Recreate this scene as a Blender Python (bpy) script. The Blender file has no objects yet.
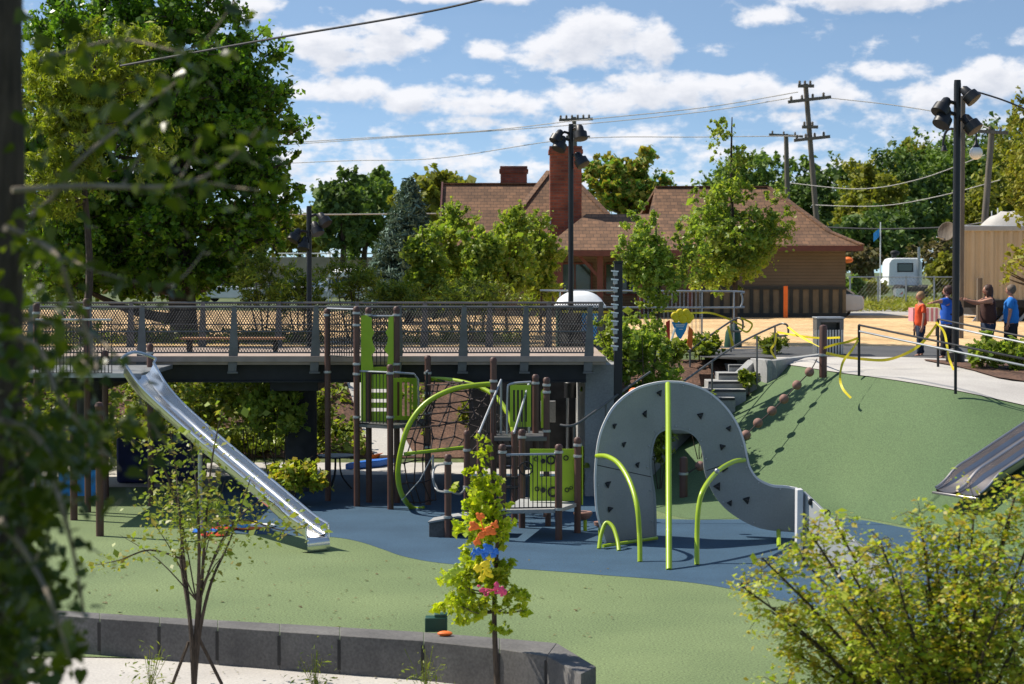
import bpy, bmesh, math, random
import numpy as np
from mathutils import Vector, Matrix
from mathutils.bvhtree import BVHTree
R = math.radians
C = bpy.context.scene.collection
scn = bpy.context.scene
random.seed(7); rng = np.random.default_rng(11)

# ---------------------------------------------------------------- camera
CZ = 4.7; F = 2000.0; TH = math.atan(72/F)
cam = bpy.data.cameras.new('camera'); co = bpy.data.objects.new('camera', cam); C.objects.link(co)
co.location = (0, 0, CZ); co.rotation_euler = (math.pi/2-TH, 0, 0)
cam.sensor_width = 36; cam.lens = F/1024*36; cam.clip_end = 3000; cam.clip_start = 0.3
cam.dof.use_dof = True; cam.dof.focus_distance = 38; cam.dof.aperture_fstop = 3.2
scn.camera = co
# ---------------------------------------------------------------- light
SUN = Vector((-0.60, 0.25, 0.77)).normalized()
sl = bpy.data.lights.new('sun', 'SUN'); sl.energy = 4.8; sl.angle = R(0.53); sl.color = (1, .93, .81)
so = bpy.data.objects.new('sun', sl); C.objects.link(so); so.rotation_euler = SUN.to_track_quat('Z', 'Y').to_euler()
scn.view_settings.view_transform = 'Standard'; scn.view_settings.look = 'None'
scn.view_settings.gamma = 1; scn.view_settings.exposure = 0.42
scn.cycles.max_bounces = 8; scn.cycles.transparent_max_bounces = 8
w = bpy.data.worlds.new('World'); scn.world = w; w.use_nodes = True
w.cycles.sampling_method = 'MANUAL'; w.cycles.sample_map_resolution = 512
SKY_K = 0.115

def build_sky():
    nt = w.node_tree; N = nt.nodes; L = nt.links; N.clear()
    out = N.new('ShaderNodeOutputWorld'); bg = N.new('ShaderNodeBackground'); L.new(bg.outputs[0], out.inputs[0])
    bg.inputs['Strength'].default_value = SKY_K
    tc = N.new('ShaderNodeTexCoord')
    def mth(op, a, b=None, c=None, T=nt, clamp=False):
        n = T.nodes.new('ShaderNodeMath'); n.operation = op; n.use_clamp = clamp
        for i, v in enumerate((a, b, c)):
            if v is None: continue
            if isinstance(v, (int, float)): n.inputs[i].default_value = v
            else: T.links.new(v, n.inputs[i])
        return n.outputs[0]
    sp = N.new('ShaderNodeSeparateXYZ'); L.new(tc.outputs['Generated'], sp.inputs[0])
    # the lowest degrees of the sky read deeper blue through the long lens: the lookup is raised a little
    zz = mth('ADD', mth('MULTIPLY', mth('MAXIMUM', sp.outputs[2], 0.0), 2.6), 0.10)
    zz = mth('MAXIMUM', zz, sp.outputs[2])
    cb = N.new('ShaderNodeCombineXYZ'); L.new(sp.outputs[0], cb.inputs[0]); L.new(sp.outputs[1], cb.inputs[1]); L.new(zz, cb.inputs[2])
    nm = N.new('ShaderNodeVectorMath'); nm.operation = 'NORMALIZE'; L.new(cb.outputs[0], nm.inputs[0])
    sky = N.new('ShaderNodeTexSky'); sky.sky_type = 'NISHITA'; sky.sun_disc = False
    sky.sun_elevation = math.asin(SUN.z); sky.sun_rotation = math.atan2(SUN.x, SUN.y)
    sky.air_density = 1.0; sky.dust_density = 0.4; sky.ozone_density = 1.6
    L.new(nm.outputs[0], sky.inputs[0])
    az = mth('MULTIPLY', mth('ARCTAN2', sp.outputs[0], sp.outputs[1]), F)      # azimuth and elevation in 1/2000 rad
    el = mth('MULTIPLY', mth('ARCSINE', sp.outputs[2]), F)
    g = bpy.data.node_groups.new('clouds', 'ShaderNodeTree')
    g.interface.new_socket('az', in_out='INPUT', socket_type='NodeSocketFloat')
    g.interface.new_socket('el', in_out='INPUT', socket_type='NodeSocketFloat')
    g.interface.new_socket('d', in_out='OUTPUT', socket_type='NodeSocketFloat')
    gi = g.nodes.new('NodeGroupInput'); go = g.nodes.new('NodeGroupOutput')
    A, E = gi.outputs[0], gi.outputs[1]
    def noise(su, sv, det, rough, seed):
        c = g.nodes.new('ShaderNodeCombineXYZ')
        g.links.new(mth('MULTIPLY', A, su, T=g), c.inputs[0]); g.links.new(mth('MULTIPLY', E, sv, T=g), c.inputs[1]); c.inputs[2].default_value = seed
        n = g.nodes.new('ShaderNodeTexNoise'); n.inputs['Scale'].default_value = 1; n.inputs['Detail'].default_value = det; n.inputs['Roughness'].default_value = rough
        g.links.new(c.outputs[0], n.inputs['Vector']); return n.outputs[0]
    n1 = noise(1/34, 1/20, 8, .58, 3.3); n2 = noise(1/95, 1/26, 6, .6, 9.1)
    tot = None
    for (px, py, rx, ry, k) in [(345,48,60,20,1),(385,38,50,20,1),(425,40,26,14,1),(555,50,45,22,1),(600,42,60,28,1.05),(645,52,36,20,1),
            (488,52,26,11,.7),(350,92,62,13,1),(420,100,60,15,1),(500,104,66,13,1),(600,100,70,16,1),(660,94,60,20,1),(730,92,60,14,.95),(800,96,60,14,.9),
            (860,2,100,15,1.0),(800,4,40,9,.9),(762,20,28,14,.85),(885,76,38,11,.95),(985,84,48,20,1),(940,100,60,16,.9),(945,88,25,10,.85),
            (245,10,40,16,1),(480,-2,80,9,.85),(170,30,60,20,.9),(1030,40,20,10,.7),(1100,60,90,30,1),(1300,40,120,40,1),(-200,70,180,40,1)]:
        dx = mth('MULTIPLY', mth('SUBTRACT', A, px-512, T=g), 1/rx, T=g); dy = mth('MULTIPLY', mth('SUBTRACT', E, 270-py, T=g), 1/ry, T=g)
        r2 = mth('ADD', mth('MULTIPLY', dx, dx, T=g), mth('MULTIPLY', dy, dy, T=g), T=g)
        m = mth('MULTIPLY', mth('SUBTRACT', 1.0, mth('MULTIPLY', r2, .62, T=g), T=g), k, T=g)
        tot = m if tot is None else mth('SMOOTH_MAX', tot, m, .25, T=g)
    # low streaky bank
    low = mth('SUBTRACT', 1.0, mth('ABSOLUTE', mth('MULTIPLY', mth('SUBTRACT', E, 105, T=g), 1/90, T=g), T=g), T=g)
    low = mth('ADD', mth('MULTIPLY', low, .45, T=g), mth('MULTIPLY', mth('SUBTRACT', n2, .5, T=g), 2.0, T=g), T=g)
    tot = mth('MAXIMUM', tot, -1.5, T=g)
    d = mth('ADD', mth('MAXIMUM', tot, low, T=g), mth('MULTIPLY', mth('SUBTRACT', n1, .5, T=g), 2.9, T=g), T=g)
    g.links.new(d, go.inputs[0])
    def cl(du, dv):
        n = N.new('ShaderNodeGroup'); n.node_tree = g
        L.new(mth('ADD', az, du), n.inputs[0]); L.new(mth('ADD', el, dv), n.inputs[1]); return n.outputs[0]
    d0 = cl(0, 0); d1 = cl(-6, 13)
    mr = N.new('ShaderNodeMapRange'); mr.interpolation_type = 'SMOOTHSTEP'; mr.inputs[1].default_value = .05; mr.inputs[2].default_value = .85
    mr.inputs[3].default_value = .05; mr.inputs[4].default_value = .94; L.new(d0, mr.inputs[0])
    lit = mth('SUBTRACT', 1.0, mth('MULTIPLY', mth('SUBTRACT', d1, .30), 0.62), clamp=True)
    cm = N.new('ShaderNodeMix'); cm.data_type = 'RGBA'; L.new(lit, cm.inputs['Factor'])
    k = .83/SKY_K
    cm.inputs['A'].default_value = (.52*k, .56*k, .65*k, 1); cm.inputs['B'].default_value = (.88*k, .88*k, .91*k, 1)
    mx = N.new('ShaderNodeMix'); mx.data_type = 'RGBA'; L.new(mr.outputs[0], mx.inputs['Factor'])
    tn = N.new('ShaderNodeMix'); tn.data_type = 'RGBA'; tn.blend_type = 'MULTIPLY'; tn.inputs['Factor'].default_value = 1; L.new(sky.outputs[0], tn.inputs['A']); tn.inputs['B'].default_value = (.95,1.03,1.0,1)
    L.new(tn.outputs['Result'], mx.inputs['A']); L.new(cm.outputs['Result'], mx.inputs['B'])
    L.new(mx.outputs['Result'], bg.inputs['Color'])
build_sky()

# ---------------------------------------------------------------- picture -> place helpers
def ray(px, py):
    a = (px-512)/F; b = (342-py)/F
    return Vector((a, math.cos(TH)+b*math.sin(TH), -math.sin(TH)+b*math.cos(TH)))
def at(px, py, Y):
    d = ray(px, py); return Vector((0, 0, CZ))+d*(Y/d.y)
def gr(px, py, z=0.0):
    d = ray(px, py); return Vector((0, 0, CZ))+d*((z-CZ)/d.z)
def zat(py, Y): return at(512, py, Y).z
def xat(px, Y): return at(px, 300, Y).x

# ---------------------------------------------------------------- materials
MATS = {}
def nodes(name):
    m = bpy.data.materials.new(name); m.use_nodes = True; MATS[name] = m
    return m, m.node_tree, m.node_tree.nodes['Principled BSDF']
def col(c): return (c[0], c[1], c[2], 1)
def mat(name, c, rough=.6, metal=0, var=.15, scale=4, bump=0, bscale=60, c2=None, fine=0, fscale=150, coat=0, detail=4, stretch=None):
    m, nt, p = nodes(name); N = nt.nodes; L = nt.links
    tc = N.new('ShaderNodeTexCoord'); src = tc.outputs['Object']
    if stretch:
        mp = N.new('ShaderNodeMapping'); mp.inputs['Scale'].default_value = stretch; L.new(src, mp.inputs[0]); src = mp.outputs[0]
    n = N.new('ShaderNodeTexNoise'); n.inputs['Scale'].default_value = scale; n.inputs['Detail'].default_value = detail; L.new(src, n.inputs['Vector'])
    r = N.new('ShaderNodeValToRGB'); r.color_ramp.elements[0].position = .3; r.color_ramp.elements[1].position = .7
    a = c if c2 else tuple(x*(1-var) for x in c); b = c2 if c2 else tuple(min(1, x*(1+var)) for x in c)
    r.color_ramp.elements[0].color = col(a); r.color_ramp.elements[1].color = col(b); L.new(n.outputs[0], r.inputs[0])
    o = r.outputs[0]
    if fine:
        f = N.new('ShaderNodeTexNoise'); f.inputs['Scale'].default_value = fscale; f.inputs['Detail'].default_value = 2; L.new(tc.outputs['Object'], f.inputs['Vector'])
        mr = N.new('ShaderNodeMapRange'); mr.inputs[1].default_value = .3; mr.inputs[2].default_value = .7; mr.inputs[3].default_value = 1-fine; mr.inputs[4].default_value = 1+fine; L.new(f.outputs[0], mr.inputs[0])
        mu = N.new('ShaderNodeMix'); mu.data_type = 'RGBA'; mu.blend_type = 'MULTIPLY'; mu.inputs['Factor'].default_value = 1
        L.new(o, mu.inputs['A']); L.new(mr.outputs[0], mu.inputs['B']); o = mu.outputs['Result']
    L.new(o, p.inputs['Base Color'])
    p.inputs['Roughness'].default_value = rough; p.inputs['Metallic'].default_value = metal; p.inputs['Coat Weight'].default_value = coat
    if bump:
        bn = N.new('ShaderNodeTexNoise'); bn.inputs['Scale'].default_value = bscale; bn.inputs['Detail'].default_value = 4; L.new(src, bn.inputs['Vector'])
        b_ = N.new('ShaderNodeBump'); b_.inputs['Strength'].default_value = bump; b_.inputs['Distance'].default_value = .02
        L.new(bn.outputs[0], b_.inputs['Height']); L.new(b_.outputs[0], p.inputs['Normal'])
    return m
def leafmat(name, cols, trans=.35, rough=.45):
    m, nt, p = nodes(name); N = nt.nodes; L = nt.links
    g = N.new('ShaderNodeNewGeometry'); r = N.new('ShaderNodeValToRGB')
    e = r.color_ramp.elements
    while len(e) < len(cols): e.new(.5)
    for i, c in enumerate(cols): e[i].position = i/(len(cols)-1); e[i].color = col(c)
    L.new(g.outputs['Random Per Island'], r.inputs[0]); L.new(r.outputs[0], p.inputs['Base Color'])
    tc = N.new('ShaderNodeTexCoord'); nz = N.new('ShaderNodeTexNoise'); nz.inputs['Scale'].default_value = 1.1; nz.inputs['Detail'].default_value = 3; L.new(tc.outputs['Object'], nz.inputs['Vector'])
    hs = N.new('ShaderNodeHueSaturation'); mr = N.new('ShaderNodeMapRange'); mr.inputs[1].default_value = .3; mr.inputs[2].default_value = .7; mr.inputs[3].default_value = .7; mr.inputs[4].default_value = 1.3; L.new(nz.outputs[0], mr.inputs[0]); L.new(mr.outputs[0], hs.inputs['Value']); L.new(r.outputs[0], hs.inputs['Color']); r = hs; L.new(r.outputs[0], p.inputs['Base Color'])
    p.inputs['Roughness'].default_value = rough; p.inputs['Specular IOR Level'].default_value = .35
    t = N.new('ShaderNodeBsdfTranslucent')
    tm = N.new('ShaderNodeMix'); tm.data_type = 'RGBA'; tm.blend_type = 'MULTIPLY'; tm.inputs['Factor'].default_value = 1
    L.new(r.outputs[0], tm.inputs['A']); tm.inputs['B'].default_value = (1.5, 1.6, .7, 1); L.new(tm.outputs['Result'], t.inputs[0])
    ms = N.new('ShaderNodeMixShader'); ms.inputs[0].default_value = trans
    L.new(p.outputs[0], ms.inputs[1]); L.new(t.outputs[0], ms.inputs[2]); L.new(ms.outputs[0], N['Material Output'].inputs[0])
    return m
def brickmat(name, c1, c2, mortar, bw, bh, ms=.012, rough=.85, axis='xz', off=.5, noise_amt=.35):
    m, nt, p = nodes(name); N = nt.nodes; L = nt.links
    tc = N.new('ShaderNodeTexCoord'); s = N.new('ShaderNodeSeparateXYZ'); L.new(tc.outputs['Object'], s.inputs[0])
    cb = N.new('ShaderNodeCombineXYZ')
    if axis == 'xz':
        ad = N.new('ShaderNodeMath'); ad.operation = 'ADD'; L.new(s.outputs[0], ad.inputs[0]); L.new(s.outputs[1], ad.inputs[1]); L.new(ad.outputs[0], cb.inputs[0]); L.new(s.outputs[2], cb.inputs[1])
    else:
        L.new(s.outputs[0], cb.inputs[0]); L.new(s.outputs[2], cb.inputs[1])
    b = N.new('ShaderNodeTexBrick'); b.inputs['Scale'].default_value = 1; b.inputs['Brick Width'].default_value = bw; b.inputs['Row Height'].default_value = bh
    b.inputs['Mortar Size'].default_value = ms; b.offset = off; b.inputs['Color1'].default_value = col(c1); b.inputs['Color2'].default_value = col(c2); b.inputs['Mortar'].default_value = col(mortar)
    L.new(cb.outputs[0], b.inputs['Vector'])
    n = N.new('ShaderNodeTexNoise'); n.inputs['Scale'].default_value = 1.3; n.inputs['Detail'].default_value = 6; L.new(tc.outputs['Object'], n.inputs['Vector'])
    mr = N.new('ShaderNodeMapRange'); mr.inputs[1].default_value = .3; mr.inputs[2].default_value = .7; mr.inputs[3].default_value = 1-noise_amt; mr.inputs[4].default_value = 1+noise_amt*.6; L.new(n.outputs[0], mr.inputs[0])
    mu = N.new('ShaderNodeMix'); mu.data_type = 'RGBA'; mu.blend_type = 'MULTIPLY'; mu.inputs['Factor'].default_value = 1
    L.new(b.outputs[0], mu.inputs['A']); L.new(mr.outputs[0], mu.inputs['B']); L.new(mu.outputs['Result'], p.inputs['Base Color']); p.inputs['Roughness'].default_value = rough
    bp = N.new('ShaderNodeBump'); bp.inputs['Strength'].default_value = .5; bp.inputs['Distance'].default_value = .02; bp.invert = True; L.new(b.outputs['Fac'], bp.inputs['Height']); L.new(bp.outputs[0], p.inputs['Normal'])
    return m

M = {}
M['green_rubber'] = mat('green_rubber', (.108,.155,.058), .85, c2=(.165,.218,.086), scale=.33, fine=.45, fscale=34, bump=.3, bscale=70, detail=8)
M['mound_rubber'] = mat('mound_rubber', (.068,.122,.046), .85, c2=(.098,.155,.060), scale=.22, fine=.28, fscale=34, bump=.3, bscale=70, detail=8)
M['blue_rubber'] = mat('blue_rubber', (.018,.056,.102), .8, c2=(.031,.082,.142), scale=.7, fine=.3, fscale=38, bump=.3, bscale=70, detail=8)
M['grass'] = mat('grass', (.05,.085,.02), .95, c2=(.11,.13,.04), scale=.25, fine=.5, fscale=6, detail=8)
M['mulch'] = mat('mulch', (.075,.038,.024), .95, c2=(.15,.078,.048), scale=3, fine=.5, fscale=18, bump=.6, bscale=30)
M['straw'] = mat('straw', (.50,.32,.14), .95, c2=(.70,.47,.24), scale=.35, fine=.35, fscale=5, bump=.5, bscale=12, detail=9)
M['gravel'] = mat('gravel', (.30,.28,.25), .95, c2=(.42,.39,.35), scale=.3, fine=.25, fscale=6)
M['asphalt'] = mat('asphalt', (.055,.055,.058), .9, c2=(.085,.085,.085), scale=.8, fine=.25, fscale=30)
M['pavement'] = mat('pavement', (.42,.39,.36), .85, c2=(.52,.49,.45), scale=.8, fine=.12, fscale=30, detail=8)
M['concrete'] = mat('concrete', (.28,.28,.28), .85, c2=(.37,.37,.36), scale=1.4, fine=.12, fscale=24, detail=8)
M['dark_block'] = mat('dark_block', (.085,.080,.078), .85, c2=(.15,.142,.136), scale=1.5, fine=.2, fscale=30, detail=8)
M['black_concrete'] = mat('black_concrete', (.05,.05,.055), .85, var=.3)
M['deck'] = mat('deck', (.36,.28,.23), .85, var=.15, scale=3)
M['dark_steel'] = mat('dark_steel', (.016,.016,.018), .6, metal=.1, var=.3)
M['grey_steel'] = mat('grey_steel', (.15,.148,.145), .5, metal=.5, var=.15)
M['galv'] = mat('galv', (.42,.43,.44), .42, metal=.7, var=.15)
M['steel'] = mat('steel', (.72,.71,.69), .17, metal=1, var=.07, scale=2, bump=.10, bscale=3)
M['slide_dull'] = mat('slide_dull', (.55,.50,.47), .33, metal=1, var=.1, scale=2, bump=.1, bscale=4)
M['brown_post'] = mat('brown_post', (.10,.045,.032), .5, var=.15)
M['ball_brown'] = mat('ball_brown', (.26,.14,.11), .75, var=.25, scale=20)
M['lime'] = mat('lime', (.33,.46,.012), .35, var=.07, coat=.2)
M['lime_panel'] = mat('lime_panel', (.36,.53,.02), .45, var=.06)
M['black_plastic'] = mat('black_plastic', (.012,.012,.013), .4, var=.2)
M['net_rope'] = mat('net_rope', (.045,.03,.028), .8, var=.2)
M['arch_grey'] = mat('arch_grey', (.27,.285,.28), .42, var=.10, scale=1.2, detail=8, fine=.06, fscale=40)
M['arch_white'] = mat('arch_white', (.62,.61,.62), .5, var=.05)
M['arch_light'] = mat('arch_light', (.36,.37,.38), .5, var=.06)
M['black'] = mat('black', (.010,.010,.012), .45, var=.2)
M['white'] = mat('white', (.86,.86,.85), .4, var=.05)
M['glass_globe'] = mat('glass_globe', (.85,.83,.78), .25, var=.03)
M['wood_pole'] = mat('wood_pole', (.15,.125,.10), .9, var=.3, scale=3, stretch=(4,4,.4))
M['wire'] = mat('wire', (.04,.04,.045), .6)
M['pale_wire'] = mat('pale_wire', (.32,.30,.28), .6)
M['bark'] = mat('bark', (.07,.05,.035), .9, var=.45, scale=14, bump=.9, bscale=25, stretch=(3,3,.5), detail=6)
M['bark_light'] = mat('bark_light', (.26,.21,.15), .9, var=.4, scale=10, bump=.5, bscale=25)
M['roof'] = brickmat('roof', (.145,.075,.038), (.235,.122,.062), (.08,.042,.024), .30, .15, .012, axis='x', noise_amt=.35)
M['brick'] = brickmat('brick', (.30,.08,.04), (.17,.045,.028), (.16,.09,.07), .32, .12, .015, noise_amt=.45)
M['brown_wall'] = brickmat('brown_wall', (.15,.125,.088), (.16,.13,.092), (.10,.08,.055), 6, .14, .012, noise_amt=.1)
M['red_trim'] = mat('red_trim', (.10,.032,.024), .6)
M['batten'] = mat('batten', (.032,.037,.034), .7)
M['tan_panel'] = mat('tan_panel', (.20,.16,.10), .8)
M['pale_plaster'] = mat('pale_plaster', (.38,.32,.25), .9, var=.2, scale=1)
M['wood_tan'] = mat('wood_tan', (.42,.21,.10), .6, var=.2, scale=6)
M['orange'] = mat('orange', (.85,.17,.02), .6, var=.08)
M['yellow'] = mat('yellow', (.85,.66,.01), .5, var=.05)
M['tape_yellow'] = mat('tape_yellow', (.80,.64,.02), .4, var=.05)
M['blue'] = mat('blue', (.02,.16,.62), .5, var=.1)
M['sky_blue'] = mat('sky_blue', (.03,.32,.72), .5, var=.08)
M['navy'] = mat('navy', (.010,.014,.07), .7, var=.3)
M['pink'] = mat('pink', (.70,.06,.18), .5, var=.1)
M['pale_pink'] = mat('pale_pink', (.60,.25,.30), .8)
M['red'] = mat('red', (.60,.035,.02), .5, var=.1)
M['dark_green'] = mat('dark_green', (.008,.06,.035), .5, var=.1)
M['toy_green'] = mat('toy_green', (.01,.30,.13), .5, var=.1)
M['turquoise'] = mat('turquoise', (.02,.35,.40), .5, var=.1)
M['skin'] = mat('skin', (.46,.22,.14), .6, var=.06)
M['hair_blond'] = mat('hair_blond', (.30,.17,.07), .7, var=.3, scale=40)
M['hair_brown'] = mat('hair_brown', (.055,.020,.010), .6, var=.35, scale=40)
M['hair_grey'] = mat('hair_grey', (.14,.10,.07), .7, var=.3, scale=40)
M['jeans'] = mat('jeans', (.015,.026,.055), .85, var=.25, scale=12)
M['black_cloth'] = mat('black_cloth', (.012,.012,.016), .9, var=.3)
M['shirt_orange'] = mat('shirt_orange', (.80,.085,.015), .8, var=.08)
M['shirt_blue'] = mat('shirt_blue', (.012,.10,.50), .8, var=.1)
M['shirt_bright'] = mat('shirt_bright', (.015,.20,.62), .8, var=.1)
M['top_maroon'] = mat('top_maroon', (.055,.018,.012), .8, var=.2)
M['car_white'] = mat('car_white', (.62,.64,.66), .25, var=.04, coat=.6)
M['glass_dark'] = mat('glass_dark', (.02,.045,.04), .08, var=.1, coat=.5)
M['tyre'] = mat('tyre', (.015,.015,.015), .85)
M['banner_dark'] = mat('banner_dark', (.07,.055,.05), .8, var=.35, scale=2)
def corr(name, c, sc):
    m, nt, p = nodes(name); N = nt.nodes; L = nt.links
    p.inputs['Roughness'].default_value = .5; n = N.new('ShaderNodeTexNoise'); n.inputs['Scale'].default_value = .8; n.inputs['Detail'].default_value = 8
    tc = N.new('ShaderNodeTexCoord'); L.new(tc.outputs['Object'], n.inputs['Vector'])
    r = N.new('ShaderNodeValToRGB'); r.color_ramp.elements[0].color = col(tuple(x*.75 for x in c)); r.color_ramp.elements[1].color = col(tuple(x*1.15 for x in c))
    L.new(n.outputs[0], r.inputs[0]); L.new(r.outputs[0], p.inputs['Base Color']); return m
M['corrugated'] = corr('corrugated', (.56,.45,.30), 1)
M['fol_maple'] = leafmat('fol_maple', [(0.060,0.116,0.014),(0.108,0.213,0.020),(0.191,0.320,0.029),(0.083,0.159,0.018)], .42, .35)
M['fol_willow'] = leafmat('fol_willow', [(0.157,0.215,0.020),(0.264,0.301,0.028),(0.351,0.372,0.041)], .4)
M['fol_young'] = leafmat('fol_young', [(0.153,0.251,0.037),(0.254,0.335,0.050),(0.339,0.369,0.058),(0.203,0.285,0.058)], .4)
M['fol_yellow'] = leafmat('fol_yellow', [(0.259,0.349,0.015),(0.402,0.476,0.022),(0.517,0.532,0.026),(0.287,0.392,0.022)], .45)
M['fol_gold'] = leafmat('fol_gold', [(0.212,0.312,0.029),(0.354,0.420,0.043),(0.481,0.493,0.050),(0.426,0.291,0.043),(0.241,0.347,0.043)], .4)
M['fol_olive'] = leafmat('fol_olive', [(0.154,0.209,0.026),(0.231,0.293,0.038),(0.270,0.209,0.044)], .35)
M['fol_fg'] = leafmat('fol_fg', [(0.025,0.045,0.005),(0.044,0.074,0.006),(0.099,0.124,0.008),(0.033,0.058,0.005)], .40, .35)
M['fol_far'] = leafmat('fol_far', [(0.091,0.158,0.036),(0.142,0.218,0.048),(0.202,0.277,0.057)], .25, .7)
M['fol_far_dark'] = leafmat('fol_far_dark', [(0.068,0.121,0.039),(0.103,0.167,0.040),(0.150,0.210,0.052)], .2, .7)
M['fol_far_lime'] = leafmat('fol_far_lime', [(0.156,0.183,0.027),(0.242,0.248,0.038),(0.312,0.287,0.044)], .3, .7)
M['fol_autumn'] = leafmat('fol_autumn', [(0.119,0.241,0.042),(0.178,0.306,0.042),(0.405,0.290,0.056),(0.167,0.290,0.042),(0.476,0.322,0.070)], .3, .7)
M['fol_brown'] = leafmat('fol_brown', [(0.150,0.120,0.060),(0.195,0.150,0.075),(0.135,0.150,0.053)], .2, .8)
M['fol_spruce'] = leafmat('fol_spruce', [(0.047,0.095,0.068),(0.095,0.158,0.123),(0.142,0.221,0.172)], .05, .7)
M['fol_shrub'] = leafmat('fol_shrub', [(0.102,0.155,0.021),(0.204,0.254,0.035),(0.340,0.367,0.042)], .35)

# ---------------------------------------------------------------- mesh builder
OFF = {}
class MB:
    def __init__(s): s.v = []; s.f = []; s.m = []; s.mi = 0; s.smooth = True
    def add(s, vs, fs):
        o = len(s.v); s.v += [tuple(v) for v in vs]
        for f in fs: s.f.append([i+o for i in f]); s.m.append(s.mi)
        return s
    def box(s, x0, x1, y0, y1, z0, z1, mtx=None):
        vs = [Vector(p) for p in ((x0,y0,z0),(x1,y0,z0),(x1,y1,z0),(x0,y1,z0),(x0,y0,z1),(x1,y0,z1),(x1,y1,z1),(x0,y1,z1))]
        if mtx: vs = [mtx @ v for v in vs]
        return s.add(vs, [(0,3,2,1),(4,5,6,7),(0,1,5,4),(1,2,6,5),(2,3,7,6),(3,0,4,7)])
    def bar(s, a, b, w_, h_):       # rectangular beam a->b
        a = Vector(a); b = Vector(b); d = (b-a).normalized(); up = Vector((0,0,1)) if abs(d.z) < .95 else Vector((0,1,0))
        r = d.cross(up).normalized()*w_/2; u = r.cross(d).normalized()*h_/2
        vs = [p+q for p in (a, b) for q in (-r-u, r-u, r+u, -r+u)]
        return s.add(vs, [(0,1,2,3),(7,6,5,4),(0,4,5,1),(1,5,6,2),(2,6,7,3),(3,7,4,0)])
    def tube(s, pts, r, n=8, caps=True):
        pts = [Vector(p) for p in pts]; k = len(pts); rr = r if hasattr(r, '__len__') else [r]*k
        o = len(s.v); prev = None
        for i, p in enumerate(pts):
            d = (pts[min(i+1, k-1)]-pts[max(i-1, 0)])
            if d.length < 1e-9: d = Vector((0,0,1))
            d.normalize()
            if prev is None:
                ref = Vector((0,0,1)) if abs(d.z) < .9 else Vector((1,0,0)); a = d.cross(ref).normalized()
            else: a = (prev-d*prev.dot(d)).normalized()
            prev = a; b = d.cross(a)
            for j in range(n):
                t = 2*math.pi*j/n; s.v.append(tuple(p+(a*math.cos(t)+b*math.sin(t))*rr[i]))
        for i in range(k-1):
            for j in range(n):
                s.f.append([o+i*n+j, o+i*n+(j+1)%n, o+(i+1)*n+(j+1)%n, o+(i+1)*n+j]); s.m.append(s.mi)
        if caps:
            s.f.append([o+j for j in range(n)][::-1]); s.m.append(s.mi)
            s.f.append([o+(k-1)*n+j for j in range(n)]); s.m.append(s.mi)
        return s
    def lathe(s, c, prof, n=16, axis=Vector((0,0,1))):   # prof: (r, h)
        c = Vector(c); axis = Vector(axis).normalized(); return s.tube_prof([c+axis*h for _, h in prof], [max(r_, .0005) for r_, _ in prof], axis, n)
    def tube_prof(s, pts, rr, axis, n):
        ref = Vector((0,0,1)) if abs(axis.z) < .9 else Vector((1,0,0)); a = axis.cross(ref).normalized(); b = axis.cross(a); o = len(s.v); k = len(pts)
        for p, r_ in zip(pts, rr):
            for j in range(n):
                t = 2*math.pi*j/n; s.v.append(tuple(p+(a*math.cos(t)+b*math.sin(t))*r_))
        for i in range(k-1):
            for j in range(n):
                s.f.append([o+i*n+j, o+i*n+(j+1)%n, o+(i+1)*n+(j+1)%n, o+(i+1)*n+j]); s.m.append(s.mi)
        s.f.append([o+j for j in range(n)][::-1]); s.m.append(s.mi); s.f.append([o+(k-1)*n+j for j in range(n)]); s.m.append(s.mi)
        return s
    def ball(s, c, rx, ry=None, rz=None, n=12, mtx=None):
        ry = ry or rx; rz = rz or rx; k = n//2+1; o = []; c = Vector(c)
        vs = []; fs = []
        for i in range(1, k):
            ph = math.pi*i/k
            for j in range(n):
                t = 2*math.pi*j/n; vs.append(Vector((rx*math.sin(ph)*math.cos(t), ry*math.sin(ph)*math.sin(t), rz*math.cos(ph))))
        vs += [Vector((0,0,rz)), Vector((0,0,-rz))]; T, B = len(vs)-2, len(vs)-1
        for i in range(k-2):
            for j in range(n): fs.append((i*n+j, (i+1)*n+j, (i+1)*n+(j+1)%n, i*n+(j+1)%n))
        for j in range(n): fs.append((T, j, (j+1)%n)); fs.append((B, (k-2)*n+(j+1)%n, (k-2)*n+j))
        if mtx: vs = [mtx @ v for v in vs]
        return s.add([c+v for v in vs], fs)
    def prism(s, poly, d):          # poly of 3-D points, extruded by vector d
        k = len(poly); d = Vector(d); vs = [Vector(p) for p in poly]+[Vector(p)+d for p in poly]
        return s.add(vs, [tuple(range(k))[::-1], tuple(range(k, 2*k))]+[(i, (i+1)%k, k+(i+1)%k, k+i) for i in range(k)])
    def sheet(s, poly): return s.add(poly, [tuple(range(len(poly)))])
    def grid(s, P):                 # P[i][j] points
        a = len(P); b = len(P[0]); return s.add([p for row in P for p in row], [(i*b+j, i*b+j+1, (i+1)*b+j+1, (i+1)*b+j) for i in range(a-1) for j in range(b-1)])
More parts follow.
